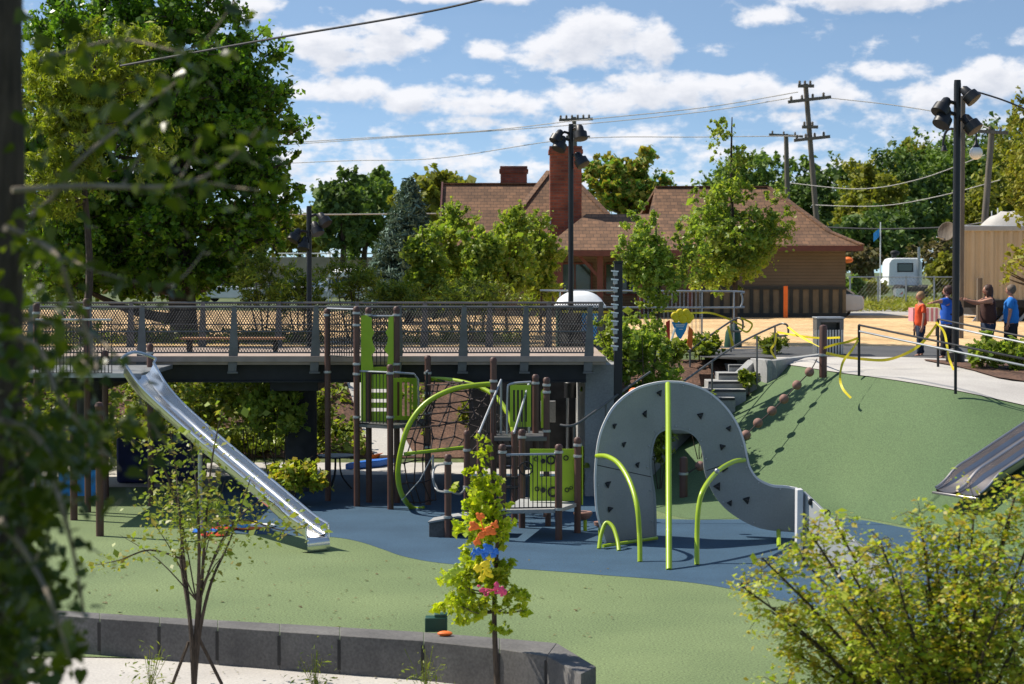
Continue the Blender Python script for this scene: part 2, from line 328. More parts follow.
    def build(s, name, m, parent=None, bevel=0, smooth=None, solid=0):
        if not s.v: return None
        off = OFF.get(parent.name, Vector((0,0,0))) if parent else Vector((0,0,0))
        me = bpy.data.meshes.new(name); me.from_pydata([(v[0]-off.x, v[1]-off.y, v[2]-off.z) for v in s.v], [], s.f)
        ms = m if isinstance(m, (list, tuple)) else [m]
        for q in ms: me.materials.append(M[q] if isinstance(q, str) else q)
        me.polygons.foreach_set('material_index', s.m)
        me.update()
        bm = bmesh.new(); bm.from_mesh(me)
        if smooth is None or smooth:
            bmesh.ops.recalc_face_normals(bm, faces=bm.faces)
            for f in bm.faces: f.smooth = True
            for e in bm.edges:
                if len(e.link_faces) == 2 and e.calc_face_angle(0) > R(38): e.smooth = False
        bm.to_mesh(me); bm.free()
        o = bpy.data.objects.new(name, me); C.objects.link(o)
        if parent: o.parent = parent
        OFF[o.name] = off
        if bevel:
            b = o.modifiers.new('bevel', 'BEVEL'); b.width = bevel; b.segments = 2; b.limit_method = 'ANGLE'; b.angle_limit = R(40)
        return o
def tag(o, label=None, cat=None, group=None, kind=None):
    if label: o['label'] = label
    if cat: o['category'] = cat
    if group: o['group'] = group
    if kind: o['kind'] = kind
    return o
def thing(name, label, cat, loc, group=None):
    o = bpy.data.objects.new(name, None); C.objects.link(o); o.location = loc; o.empty_display_size = .3
    OFF[o.name] = Vector(loc); return tag(o, label, cat, group)
def single(mb, name, m, label, cat, group=None, **k):
    return tag(mb.build(name, m, None, **k), label, cat, group)
def bez(p, n=12):   # catmull-rom through points
    p = [Vector(q) for q in p]; out = []
    for i in range(len(p)-1):
        a = p[max(i-1,0)]; b = p[i]; c = p[i+1]; d = p[min(i+2, len(p)-1)]
        for k in range(n):
            t = k/n; out.append(.5*((2*b)+(c-a)*t+(2*a-5*b+4*c-d)*t*t+(3*b-a-3*c+d)*t**3))
    return out+[p[-1]]

# ---------------------------------------------------------------- foliage
def leaf_obj(name, P, size, m, parent, shape='quad', droop=.0, upb=.5, flat=False, svar=.35):
    """many small leaf faces at the points P (N,3)"""
    P = np.asarray(P, float); n = len(P); off = OFF.get(parent.name, Vector((0,0,0))) if parent else Vector((0,0,0))
    nr = rng.normal(size=(n,3)); nr[:,2] = np.abs(nr[:,2])*1.0+upb; nr /= np.linalg.norm(nr, axis=1)[:,None]
    t = rng.normal(size=(n,3)); t[:,2] -= droop; t -= nr*(t*nr).sum(1)[:,None]; t /= np.linalg.norm(t, axis=1)[:,None]
    b = np.cross(nr, t); s = size*np.exp(rng.normal(size=n)*svar)
    if shape == 'quad': pts = [(-.5,0,0),(0,.34,.06),(.5,0,-.05),(0,-.34,.06)]; faces = [(0,1,2,3)]
    elif shape == 'long': pts = [(-.6,0,0),(0,.16,.03),(.6,0,-.1),(0,-.16,.03)]; faces = [(0,1,2,3)]
    else: pts = [(-.42,0,0),(-.5,.26,.05),(-.2,.42,.10),(.2,.25,.06),(.6,0,-.06),(.2,-.25,.06),(-.2,-.42,.10),(-.5,-.26,.05),(.05,0,0)]; faces = [(0,1,2,8),(8,2,3,4),(0,8,6,7),(8,4,5,6)]
    k = len(pts); V = np.empty((n,k,3))
    for i, (a, c, d) in enumerate(pts): V[:,i] = P + (t*a+b*c+nr*d)*s[:,None]
    V = V.reshape(-1,3)-np.array(off); q = len(faces)
    me = bpy.data.meshes.new(name); me.vertices.add(n*k); me.vertices.foreach_set('co', V.ravel())
    fi = (np.arange(n)[:,None,None]*k+np.array(faces)[None]).reshape(-1); me.loops.add(len(fi)); me.loops.foreach_set('vertex_index', fi)
    me.polygons.add(n*q); me.polygons.foreach_set('loop_start', np.arange(n*q)*4); me.polygons.foreach_set('loop_total', np.full(n*q, 4))
    me.materials.append(M[m]); me.update(calc_edges=True); me.validate()
    o = bpy.data.objects.new(name, me); C.objects.link(o)
    if parent: o.parent = parent
    OFF[o.name] = off
    return o
def clumps(ells, dens=1.0, cr=.22):
    """clump centres and radii in the ellipsoids (cx,cy,cz,rx,ry,rz,n)"""
    out = []
    for (cx,cy,cz,rx,ry,rz,n) in ells:
        n = int(n*2.0)
        d = rng.normal(size=(n,3)); d /= np.linalg.norm(d, axis=1)[:,None]
        r = rng.uniform(size=n)**.45*(0.86+.24*np.sin(d[:,0]*5+d[:,2]*4+cx)*np.cos(d[:,2]*6+d[:,1]*3))
        p = d*r[:,None]*np.array([rx,ry,rz])+np.array([cx,cy,cz]); rad = cr*.85*(rx+ry+rz)/3*rng.uniform(.35,1.5,size=n)
        out += [(p[i], rad[i]) for i in range(n)]
    return out
def clump_points(cl, nl, segs=None):
    """leaves sit along short twigs that fan out of every clump, away from the crown's middle"""
    cen = np.mean([c for c, _ in cl], axis=0); wts = np.array([r for _, r in cl])**2.0; wts /= wts.sum(); cnt = rng.multinomial(nl, wts); P = []
    ext = np.std([c for c, _ in cl], axis=0).mean()+1e-6
    for (c, r), k in zip(cl, cnt):
        if k == 0: continue
        nt_ = max(3, int(k/9)); out = (c-cen)/ext*.35; out[2] += .35
        d = rng.normal(size=(nt_,3))*.75+out; d /= np.linalg.norm(d,axis=1)[:,None]; ln = r*rng.uniform(.7,1.9,size=nt_)
        o = c+rng.normal(size=(nt_,3))*r*.22; ti = rng.integers(0, nt_, size=k); u = rng.uniform(.1,1,size=k)
        q = o[ti]+d[ti]*(ln[ti]*u)[:,None]; q[:,2] -= .12*r*u*u; q += rng.normal(size=(k,3))*(.09*r+.01)
        P.append(q)
        if segs is not None:
            for m_ in range(min(nt_, 4)): segs.append((o[m_], o[m_]+d[m_]*ln[m_]))
    return np.concatenate(P)
def tree(name, label, base, ells, leaf, nl, m, cat='tree', tr=.12, group=None, stems=1, shape='quad', bark='bark', limbs=14, cr=.22, droop=0, spread=.35, upb=.15, trunk_top=.62, lean=0):
    base = Vector(base); t = thing(name, label, cat, base, group); cl = clumps(ells, cr=cr)
    top = max(e[2]+e[5]*.6 for e in ells); cx = np.mean([e[0] for e in ells]); cy = np.mean([e[1] for e in ells])
    mb = MB(); bot = min(e[2]-e[5] for e in ells)
    stemlines = []
    for s_ in range(stems):
        a = 2*math.pi*s_/max(stems,1)+.5; sp = spread if stems > 1 else 0; H = top-base.z
        e = Vector((cx+math.cos(a)*sp*H*.5, cy+math.sin(a)*sp*H*.5, top if stems == 1 else base.z+H*random.uniform(.7,.95)))
        st = base+Vector((math.cos(a)*tr*(stems > 1), math.sin(a)*tr*(stems > 1), -.1))
        p1 = st.lerp(e, .35)+Vector((random.uniform(-.03,.03)*H, random.uniform(-.03,.03)*H, 0)); p2 = st.lerp(e, .7)+Vector((random.uniform(-.04,.04)*H, random.uniform(-.04,.04)*H, 0))
        ln = bez([st, p1, p2, e], 5); r0 = tr if stems == 1 else tr*.6
        mb.tube(ln, [r0*(1-i/len(ln))**.8+.008*r0/.12 for i in range(len(ln))], 7); stemlines.append(ln)
    idx = rng.choice(len(cl), min(limbs, len(cl)), replace=False)
    for i in idx:
        c = Vector(cl[i][0]); ln = random.choice(stemlines)
        k = max(1, min(range(len(ln)), key=lambda j: abs(ln[j].z-(c.z-(c-ln[j]).length*.25))))
        k = min(k, len(ln)-2); a = ln[k]; mid = a.lerp(c, .5)+Vector((0,0,-(c-a).length*.06)); rr = tr*.45*(1-k/len(ln))+.010*tr/.12
        mb.tube(bez([a, mid, c], 4), [rr*(1-.85*q/8) for q in range(9)], 5)
    segs = []; pts_ = clump_points(cl, nl, segs)
    if base.y < 70:
        for a, b_ in segs: mb.tube([a, b_], [tr*.07+.002, .002], 3, False)
    mb.build('trunk', bark, t)
    leaf_obj('crown', pts_, leaf, m, t, shape, droop, upb)
    return t
def pxell(px, py, Y, rxp, ryp, n, depth=None):
    c = at(px, py, Y); s = Y/F; return (c.x, Y, c.z, rxp*s, (depth if depth else rxp*s), ryp*s, n)

# ================================================================= SETTING
UP = 2.65
MT = [(768,363,2.45),(800,367,2.45),(830,372,2.45),(859,376,2.45),(890,380,2.42),(955,391,2.3),(1024,406,2.05),(1200,446,1.4)]
MBASE = [(640,505),(690,519),(760,517),(831,515),(868,519),(940,533),(1024,556),(1200,612)]
TOPL = [gr(a,b,c) for a,b,c in MT]; BASEL = [gr(a,b,0) for a,b in MBASE]
TOPC = bez(TOPL, 6); BASEC = bez(BASEL, 6)
def sm(t): t = max(0, min(1, t)); return t*t*(3-2*t)
LCOL = bez([gr(640,505,0), gr(650,479,.12), gr(684,441,.78), gr(725,404,1.55), gr(768,363,2.45)], 8)
def lcol(t):
    k = t*(len(LCOL)-1); i = min(int(k), len(LCOL)-2); return LCOL[i].lerp(LCOL[i+1], k-i)
rows = []
for ci, (a, b) in enumerate(zip(BASEC, TOPC)):
    row = []; fl_ = sm(max(0, 1-ci/30))
    for k in range(15):
        t = k/14; p = a.lerp(b, t); e = t-.03*math.sin(2*math.pi*t); p.z = b.z*max(0, e)+.004; q_ = lcol(t)-BASEC[0].lerp(TOPC[0], t); e0_ = TOPC[0].z*max(0, e); p += Vector((q_.x*fl_, q_.y*fl_, (lcol(t).z-e0_)*fl_)); row.append(p)
    rows.append(row)
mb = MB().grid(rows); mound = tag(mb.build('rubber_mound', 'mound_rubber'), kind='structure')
mbvh = BVHTree.FromPolygons(mb.v, mb.f)
def hit(px, py):
    r_ = mbvh.ray_cast(Vector((0,0,CZ)), ray(px, py).normalized()); return r_[0] if r_[0] else gr(px, py, 0)
def topY(x):
    for a, b in zip(TOPC, TOPC[1:]):
        if a.x <= x <= b.x: return a.y+(b.y-a.y)*(x-a.x)/(b.x-a.x+1e-9), a.z+(b.z-a.z)*(x-a.x)/(b.x-a.x+1e-9)
    return (TOPC[0].y, TOPC[0].z) if x < TOPC[0].x else (TOPC[-1].y, TOPC[-1].z)
def hgt(x, y):
    if y < 38: hh = 0
    left = UP*sm((y-48.5)/8.5)
    kx = 99
    KL = [(2.2,40.0),(3.07,44.2),(3.97,46.2),(5.1,47.8),(6.2,48.4),(7.2,48.6)]
    for (xa_,ya_),(xb_,yb_) in zip(KL, KL[1:]):
        if ya_ <= y <= yb_: kx = xa_+(xb_-xa_)*(y-ya_)/(yb_-ya_)
    if y < 40: kx = 2.2
    if y < 48.6 and x > kx-.15 and x < 7.2: return -.15
    if x < 1.2: h_ = left
    elif x < 6.0:
        right = 2.5*sm((y-43.4)/(6.0)); t = sm((x-1.2)/1.6); h_ = left*(1-t)+right*t
        if y > 48.5: h_ = max(h_, min(UP, 2.5+.15*sm((y-49)/5))) if x > 2.8 else h_
    else:
        ty, tz = topY(x); h_ = (tz-.06)*sm((y-ty+.15)/.5)
        if y > ty: h_ += (UP-tz)*sm((y-ty-2.5)/4)
    if x > 6 and topY(x)[0] < y < 53: h_ -= .16
    if y > 60: h_ = UP
    return h_-.03
def axis(parts):
    o = []
    for a, b, s in parts: o += list(np.arange(a, b, s))
    return o
xs = axis([(-600,-60,60),(-60,-14,4),(-14,16,.5),(16,60,4),(60,601,60)]); ys = axis([(-60,0,20),(0,36,4),(36,62,.5),(62,100,6),(100,1501,100)])
mb = MB().grid([[(x, y, hgt(x, y)) for y in ys] for x in xs]); tag(mb.build('ground', 'grass'), kind='structure')
gbvh = BVHTree.FromPolygons(mb.v, mb.f)
def drop(x, y):
    z = -1
    for b in (gbvh, mbvh):
        r_ = b.ray_cast(Vector((x,y,30)), Vector((0,0,-1)))
        if r_[0]: z = max(z, r_[0].z)
    return z
def flat(name, pts, z, m, tri=False):
    mb = MB().sheet([(p[0], p[1], z) for p in pts]); o = mb.build(name, m); return tag(o, kind='structure')
# rubber floor
g0 = [(-14,25.0),(.9,23.6),(.9,20),(16,20),(16,36),(8,38.5),(4,41),(3,43.2),(-14,43.2)]
flat('green_rubber_floor', g0, 0.0, 'green_rubber')
front = [(225,533),(300,536),(335,537.5),(360,542),(383,549.5),(400,555.5),(425,561),(454,564.5),(500,568),(541,570.5),(600,575),(680,581.5),(730,589),(797,604),(850,616),(930,628),(1030,640),(1100,648)]
fp = bez([gr(a,b) for a,b in front], 5)
back = [gr(1130,600),gr(1024,560),gr(940,535),gr(868,521),gr(831,517),gr(760,519),gr(700,520),gr(654,519),gr(640,500),gr(640,474),gr(480,474),gr(220,476)]
flat('blue_rubber_floor', [(p.x,p.y) for p in fp]+[(p.x,p.y) for p in back], .004, 'blue_rubber')
flat('basin_pavement', [(-13,43.3),(3,43.3),(2.2,49.2),(-13,49.2)], -.012, 'pavement')
flat('front_pavement', [(-14,15),(14,15),(14,19.9),(.95,19.9),(.95,23.4),(-14,25.2)], -.006, 'pavement')
# upper surfaces
def drape(name, pts_px, m, z=UP, lift=0.0):
    flat(name, [tuple(gr(a,b,z))[:2] for a,b in pts_px], z+lift, m)
drape('straw_ground', [(-300,346),(560,346),(700,349),(790,348),(1300,348),(1300,316),(-300,308)], 'straw')
drape('gravel_yard', [(845,315.5),(1400,315.5),(1400,304),(845,304)], 'gravel', lift=.004)
drape('far_lot', [(200,291),(430,291),(430,282),(200,282)], 'gravel', lift=.004)
# sloping asphalt path and concrete walk between the mound and the straw field
def strip(name, A, B, m, n=3):
    tag(MB().grid([[a.lerp(b, k/n) for k in range(n+1)] for a, b in zip(A, B)]).build(name, m), kind='structure')
ax = list(range(700, 1300, 25))
def zq(px, kind):   # height of the walk by picture column
    return UP-.13*sm((px-880)/250) if kind else UP
mid = [gr(p, 357.5+max(0,(p-900))*.035, 2.6) for p in ax]
strip('asphalt_path', [gr(p, 346.5, UP)+Vector((0,0,.01)) for p in ax], [q+Vector((0,0,.01)) for q in mid], 'asphalt')
walkn = []
for p, q in zip(ax, mid):
    ty, tz = topY(q.x*.92 if q.x*.92 > TOPC[0].x else TOPC[0].x+.01)
    T = min(TOPC, key=lambda t_: abs(t_.x/t_.y-(p-512)/F)); walkn.append(T+Vector((0,0,.02)))
strip('concrete_walk', [q+Vector((0,0,.012)) for q in mid], walkn, 'pavement')
ia = [k for k, p in enumerate(ax) if p >= 925]; bedA = [mid[k].lerp(walkn[k], .10)+Vector((0,0,.035)) for k in ia]; bedB = [mid[k].lerp(walkn[k], min(.52, .14+.0050*(ax[k]-925)))+Vector((0,0,.035)) for k in ia]
strip('mulch_bed', bedA, bedB, 'mulch')
# planted slope: mulch patches (left of stairs, behind bridge)
def slope_patch(name, x0, x1, y0, y1, m, lift=.03, st=.5, xl=None):
    P = []
    for x in np.arange(x0, x1+.01, st):
        P.append([(x, y, gbvh.ray_cast(Vector((x+.001,y+.001,30)), Vector((0,0,-1)))[0].z+lift) for y in np.arange(y0, y1+.01, st)])
    tag(MB().grid(P).build(name, m), kind='structure')
slope_patch('mulch_slope', 1.5, 5.5, 42.6, 49.5, 'mulch')
slope_patch('planted_bank', -13, 0.5, 49.3, 57, 'mulch')
P = [[(x+(y-49.4)*-.25, y, drop(x+(y-49.4)*-.25, y)+.06) for y in np.arange(49.4, 57.2, .5)] for x in np.arange(-3.4, -1.9, .5)]
tag(MB().grid(P).build('bank_path', 'pavement'), kind='structure')

# ================================================================= LOW WALL
def kerb(name, pts, wd, ht, m, label, cat, z0=None):
    """pts: world polyline of top edges"""
    mb = MB()
    for a, b in zip(pts, pts[1:]): mb.bar(a-Vector((0,0,ht/2)), b-Vector((0,0,ht/2)), wd, ht)
    return single(mb, name, m, label, cat, bevel=.015)
wt = thing('seating_wall', 'long dark grey concrete block seat wall along the near edge of the green surface', 'wall', gr(300,640))
bk = [(-120,600),(40,609),(100,613),(160,617),(218,620),(280,623.5),(340,627),(424,632),(500,638),(557,643),(596,666.5)]
fr = [(-120,604),(40,614),(100,618.5),(160,622.5),(218,627),(280,631.5),(340,635.5),(424,641),(500,649),(547,656),(581,674)]
Z = .45
for i in range(len(bk)-1):
    a, b = gr(*bk[i],Z), gr(*bk[i+1],Z); c, d = gr(*fr[i],Z), gr(*fr[i+1],Z); e = .004
    last = i == len(bk)-2
    u = (b-a).normalized()*e; v = (d-c).normalized()*e
    if last: u = v = Vector((0,0,0))
    MB().prism([a+u*0+Vector((0,0,-Z-.02)), b-u+Vector((0,0,-Z-.02)), d-v+Vector((0,0,-Z-.02)), c+Vector((0,0,-Z-.02))], (0,0,Z+.02)).build('block', 'dark_block', wt, bevel=.008)
    if not last and i > 0:
        cc = c+(d-c)*.985; nrm = (d-c).normalized().cross(Vector((0,0,1))).normalized()
        MB().box(-.018,.018,-.006,.01,-.40,-.05, Matrix.Translation(cc+nrm*.004)).build('joint', 'black', wt)

# ================================================================= BRIDGE
BY = 40.9; BY2 = 46.4; DZ = zat(357, BY)
br = thing('footbridge', 'long footbridge with wire mesh railings crossing above the playground', 'bridge', (xat(300,BY), BY, DZ))
x0, x1 = xat(-120, BY), xat(606, BY)
MB().box(x0, x1, BY, BY2, DZ-.16, DZ).build('deck', 'deck', br, bevel=.01)
MB().box(x0, x1, BY-.06, BY-.003, DZ-.10, DZ+.02).build('edge_strip', 'deck', br, bevel=.008)
for yy in (BY+.25, BY+1.9, BY+3.6, BY2-.35):
    MB().box(x0, x1-.4, yy-.02, yy+.02, DZ-.50, DZ-.163).box(x0, x1-.4, yy-.12, yy+.12, DZ-.53, DZ-.503).build('girder', 'dark_steel', br)
for xx in np.arange(x0+1, x1-.5, 1.7): MB().box(xx-.04, xx+.04, BY+.30, BY2-.4, DZ-.42, DZ-.24).build('cross_beam', 'dark_steel', br)
postpx = [-110,-40,30,88,141,233,315,398,463,525,589]
def rail_side(Y, pxs, nm, mesh=True, yo=0):
    zt = DZ+1.02
    xsd = [xat(p, Y) for p in pxs]
    for x in xsd:
        MB().prism([(x-.11,Y-.015+yo,DZ-.30),(x+.06,Y-.015+yo,DZ-.30),(x+.10,Y-.015+yo,DZ+.1),(x+.07,Y-.015+yo,zt+.03),(x-.02,Y-.015+yo,zt+.03),(x-.09,Y-.015+yo,DZ+.1)], (0,.03,0)).box(x-.12,x+.10,Y-.04+yo,Y+.05+yo,DZ-.34,DZ-.301).build('post', 'grey_steel', br, bevel=.004)
    a, b = xsd[0], xsd[-1]
    for z, r_ in ((zt,.026),(DZ+.52,.016),(DZ+.09,.016)):
        MB().tube([(a,Y+.05+yo,z),(b,Y+.05+yo,z)], r_, 8).build('rail', 'grey_steel', br)
    for a, b in zip(xsd, xsd[1:]):
        m_ = MB(); sp = .06; z0, z1 = DZ+.09, zt; H = z1-z0; k = .62
        for s_ in (-1, 1):
            x = a-H*k if s_ == 1 else a
            while x < (b if s_ == 1 else b+H*k):
                xa, za, xb, zb = x, z0, x+s_*H*k, z1
                # clip to a..b
                def cl(xx, zz, xo, zo):
                    if xx < a: t = (a-xx)/(xo-xx); return a, zz+(zo-zz)*t
                    if xx > b: t = (b-xx)/(xo-xx); return b, zz+(zo-zz)*t
                    return xx, zz
                pa = cl(xa, za, xb, zb); pb = cl(xb, zb, xa, za)
                if abs(pa[1]-pb[1]) > .02: m_.tube([(pa[0],Y+.05+yo+.004*s_,pa[1]),(pb[0],Y+.05+yo+.004*s_,pb[1])], .0075, 3, False)
                x += sp
        m_.build('wire_mesh', 'dark_steel', br, smooth=False)
rail_side(BY, postpx, 'front'); rail_side(BY2-.15, [-100,-20,60,130,202,278,356,424,489,548,600], 'back')
# columns and abutment
for px_, Yc in ((301, 42.6), (92, 42.9)):
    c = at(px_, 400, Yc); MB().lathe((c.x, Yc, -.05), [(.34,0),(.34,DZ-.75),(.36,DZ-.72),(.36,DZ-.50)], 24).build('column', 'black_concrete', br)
    MB().box(c.x-.5,c.x+.5,BY+.35,BY2-.5,DZ-.72,DZ-.535).build('pier_cap', 'dark_steel', br, bevel=.01)
ab = thing('abutment', 'grey concrete abutment with a dark recess under the right end of the footbridge', 'abutment', (xat(600,BY),BY+1,0))
MB().box(xat(585,BY+.5), xat(622,BY+.5), BY+.5, 48.5, -.05, DZ-.17).build('wing_wall', 'concrete', ab, bevel=.02)
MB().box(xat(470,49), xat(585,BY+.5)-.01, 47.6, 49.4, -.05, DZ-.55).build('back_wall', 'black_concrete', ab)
MB().box(xat(556,46.9)-.35, xat(556,46.9), 47.2, 47.55, 1.1, 1.6).build('junction_box', 'concrete', ab, bevel=.01)
mb = MB(); p = [(xat(540,47), 47.4, 2.2),(xat(566,47),47.4,2.2),(xat(566,47)+.05,47.4,2.0),(xat(566,47)+.05,47.4,.1)]; mb.tube(p, .04, 8).build('pipe', 'galv', ab)

# ================================================================= ARCH CLIMBING WALL
def yarch(px):
    k = [(590,34.15),(606,34.25),(630,34.75),(654,35.15),(680,35.28),(705,35.25),(725,35.2),(745,35.1),(770,34.95),(797,34.75),(810,34.7)]
    for (a,ya),(b,yb) in zip(k, k[1:]):
        if px <= b: return ya+(yb-ya)*max(0,(px-a)/(b-a))
    return k[-1][1]
OUT = [(605,543),(597,515),(595,490),(595,471),(597.6,444),(603.6,424),(615,405),(634,390),(654,383.5),(671,382),(688,384),(708,392),(725,407),(736.5,424),(743,441),(746.6,457.5),(750,469),(758,479.5),(772,486),(785,487),(797,489)]
INN = [(655,538),(655,515),(654,494.5),(652,481),(650,464),(651,451),(654,439),(658,433),(663,430),(669,429),(677.6,429),(686,430.6),(694.5,435.7),(700.5,444),(703.5,456),(705,471),(709.6,484.5),(718,499.6),(733,514),(760,527.5),(797,531.5)]
def sm2(L_, n=4): return [(p.x, p.y) for p in bez([Vector((a,b,0)) for a,b in L_], n)]
O2, I2 = sm2(OUT), sm2(INN)
arch = thing('climbing_wall', 'tall grey arch shaped climbing wall with white edge and black holds', 'climbing wall', gr(650,548))
grid = []
for (a,b),(c,d) in zip(O2, I2):
    grid.append([at(a+(c-a)*k/8, b+(d-b)*k/8, yarch(a+(c-a)*k/8)) for k in range(9)])
TH_ = Vector((.02,.10,0))
mb = MB(); mb.grid(grid); mb.grid([[p+TH_ for p in r_[::-1]] for r_ in grid])
mb.build('panel', 'arch_grey', arch)
ed = [r_[0]+TH_/2 for r_ in grid]+[r_+TH_/2 for r_ in grid[-1][1:]]
edi = [r_[-1]+TH_/2 for r_ in grid]; 
def edge(pts, m, nm, wd=.062):
    mb = MB(); n = len(pts); vs = []
    for i, p in enumerate(pts):
        d = (pts[min(i+1,n-1)]-pts[max(i-1,0)]).normalized(); o_ = Vector((d.z, 0, -d.x)).normalized()
        vs.append([p+o_*.018+Vector((0,-wd,0)), p+o_*.018+Vector((0,wd,0)), p-o_*.018+Vector((0,wd,0)), p-o_*.018+Vector((0,-wd,0)), p+o_*.018+Vector((0,-wd,0))])
    mb.grid(vs); mb.build(nm, m, arch)
edge([r_[0]+TH_/2 for r_ in grid], 'arch_white', 'outer_edge'); edge(edi, 'arch_grey', 'inner_edge')
# seams
for k_ in (13, 60):
    mb = MB(); mb.tube([p+Vector((0,-.004,0)) for p in grid[k_]], .006, 4); mb.build('seam', 'dark_steel', arch)
# end post and wing
T_, B_ = at(799,489,31.6), at(799,567,31.6); B_.z = 0
qa, qb = at(797.5,489,34.8), at(798,489,31.7)
MB().prism([(qb.x,qb.y,.0),(qa.x,qa.y,.0),(qa.x,qa.y,qa.z-.02),(qb.x,qb.y,T_.z-.02)], (.035,0,0)).build('end_panel', 'arch_light', arch)
MB().box(T_.x-.045, T_.x+.055, 31.50, 31.74, 0, T_.z).build('end_post', 'arch_white', arch, bevel=.01)
w0 = Vector((T_.x+.06, 31.6, 0)); w1 = gr(905, 592); wtop = T_.z-.04
MB().prism([w0+Vector((0,0,.0)), w1+Vector((0,0,0)), w1+Vector((0,0,.04)), w0+Vector((0,0,wtop))], (.05,.07,0)).build('side_wing', 'arch_light', arch, bevel=.01)
def onarch(zx, zy):
    px_, py_ = 570+zx/2.973, 360+zy/2.973; return at(px_, py_, yarch(px_)-.01), px_
for i, (a,b) in enumerate([(267,100),(223,162),(388,167),(132,197),(160,252),(473,205),(452,260),(201,313),(458,325),(113,371),(440,378),(526,418),(476,427),(118,445)]):
    p, _ = onarch(a, b); s_ = .055*random.uniform(.85,1.2); rot = Matrix.Rotation(random.uniform(-.5,.5), 4, 'Y'); mb = MB()
    base = [rot @ Vector((s_*1.15,0,s_)), rot @ Vector((-s_*1.15,0,s_*.8)), rot @ Vector((0,0,-s_*1.2))]
    tip = [rot @ (v*.45)+Vector((0,-.06,0)) for v in (Vector((s_,0,s_)),Vector((-s_,0,s_)),Vector((0,0,-s_)))]
    mb.add([p+v for v in base+tip], [(0,1,4,3),(1,2,5,4),(2,0,3,5),(3,4,5)]); mb.build('hold', 'black_plastic', arch, bevel=.012)
for zx, Yw in ((811,502),(827.5,513)):
    t = (zx-802)/(905-802); p = w0.lerp(w1, t); q = at(zx, Yw, p.y); MB().ball(q, .05, .04, .06, 8).build('hold', 'black_plastic', arch)
for k_ in range(3, len(grid), 6):
    for c__ in (0, -1):
        p = grid[k_][c__].lerp(grid[k_][1 if c__ == 0 else -2], .45)+Vector((0,-.01,0)); MB().lathe(p, [(.016,0),(.016,.012),(.008,.018)], 8, (0,-1,0)).build('bolt', 'galv', arch)
# bottom bar and hoops (legs)
MB().tube([gr(603,546,.06),gr(657,538,.06)], .03, 8).build('foot_bar', 'lime', arch)
def hoop(pts, nm='hoop', r_=.043, par=arch, m='lime'):
    mb = MB(); mb.tube(bez(pts, 8), r_, 10); mb.build(nm, m, par)
hoop([at(668,384,35.0), at(668.3,410,34.3), at(668.6,460,33.1), at(668.8,520,31.95), gr(669,570)], r_=.05)
hoop([at(597,456,34.2), at(607,456.5,33.8), at(619,464,33.3), at(630,482,32.8), at(637,506,32.4), at(639.5,535,32.25), gr(640,562)])
hoop([at(744,460,35.0), at(733,462,34.5), at(718,471,33.6), at(705,487,32.4), at(699,505,32.15), at(697,535,32.0), gr(697,565)])
hoop([gr(599,549), at(601,535,33.7), at(606,523,33.8), at(613,527,33.7), at(617.5,540,33.5), gr(619,551)], r_=.036)
MB().tube([gr(779,547), at(778.5,531,34.85)], .04, 8).build('leg', 'lime', arch)
for p in [at(717,471,32.75), at(641,562,32.2)]: MB().ball(p, .045).build('clamp', 'galv', arch)

# ================================================================= POSTS & PLAY STRUCTURES
def post(par, px, ytop, ybase, r_=.062, nm='post', rings=()):
    b = gr(px, ybase); zt = zat(ytop, b.y); MB().lathe((b.x,b.y,-.02), [(r_,0),(r_,zt-.03),(r_*1.12,zt-.028),(r_*1.1,zt+.02),(r_*.7,zt+.05),(0.001,zt+.055)], 14).build(nm, 'brown_post', par)
    for y in rings:
        z = zat(y, b.y); MB().lathe((b.x,b.y,z-.025), [(r_*1.02,0),(r_*1.28,.004),(r_*1.28,.045),(r_*1.02,.05)], 14).build('clamp', 'galv', par)
    return b
def vrail(par, a, b, z0, z1, n, nm='guard_rail', m='dark_steel', top='galv'):
    a, b = Vector(a), Vector(b); mb = MB()
    for i in range(n+1):
        p = a.lerp(b, i/n); mb.tube([(p.x,p.y,z0),(p.x,p.y,z1)], .009, 5)
    mb.tube([(a.x,a.y,z0),(b.x,b.y,z0)], .014, 6); o = mb.build(nm, m, par)
    MB().tube([(a.x,a.y,z1),(b.x,b.y,z1)], .02, 8).build('top_bar', top, o); return o
tw = thing('play_tower', 'tall play tower with brown posts, lime slotted panels and a high platform by the footbridge', 'play tower', gr(375,505))
pa = post(tw, 357, 308, 506.5, rings=(313,325,364,374,417)); pb = post(tw, 369, 309, 502.5, rings=(315,)); pc = post(tw, 390.5, 366, 509.5, rings=(373,417,)); pd = post(tw, 397, 308, 503, rings=(315,364,372))
pe = post(tw, 428, 357, 505, rings=(373,393,413,447)); pf = post(tw, 328, 310, 501, rings=(315,372)); 
fz = zat(424, pa.y)
fl = [pa, pc, pe, Vector((pe.x, pe.y+1.2,0)), Vector((pa.x, pa.y+1.2, 0))]
MB().prism([(p.x,p.y,fz-.06) for p in fl], (0,0,.06)).build('platform', 'grey_steel', tw)
vrail(tw, pa+Vector((.05,0,0)), pc, fz+.02, fz+1.05, 9); vrail(tw, pc+Vector((.7,.05,0)), pe, fz+.02, fz+1.05, 6)
vrail(tw, pf, pa, DZ+.05, DZ+1.0, 12)
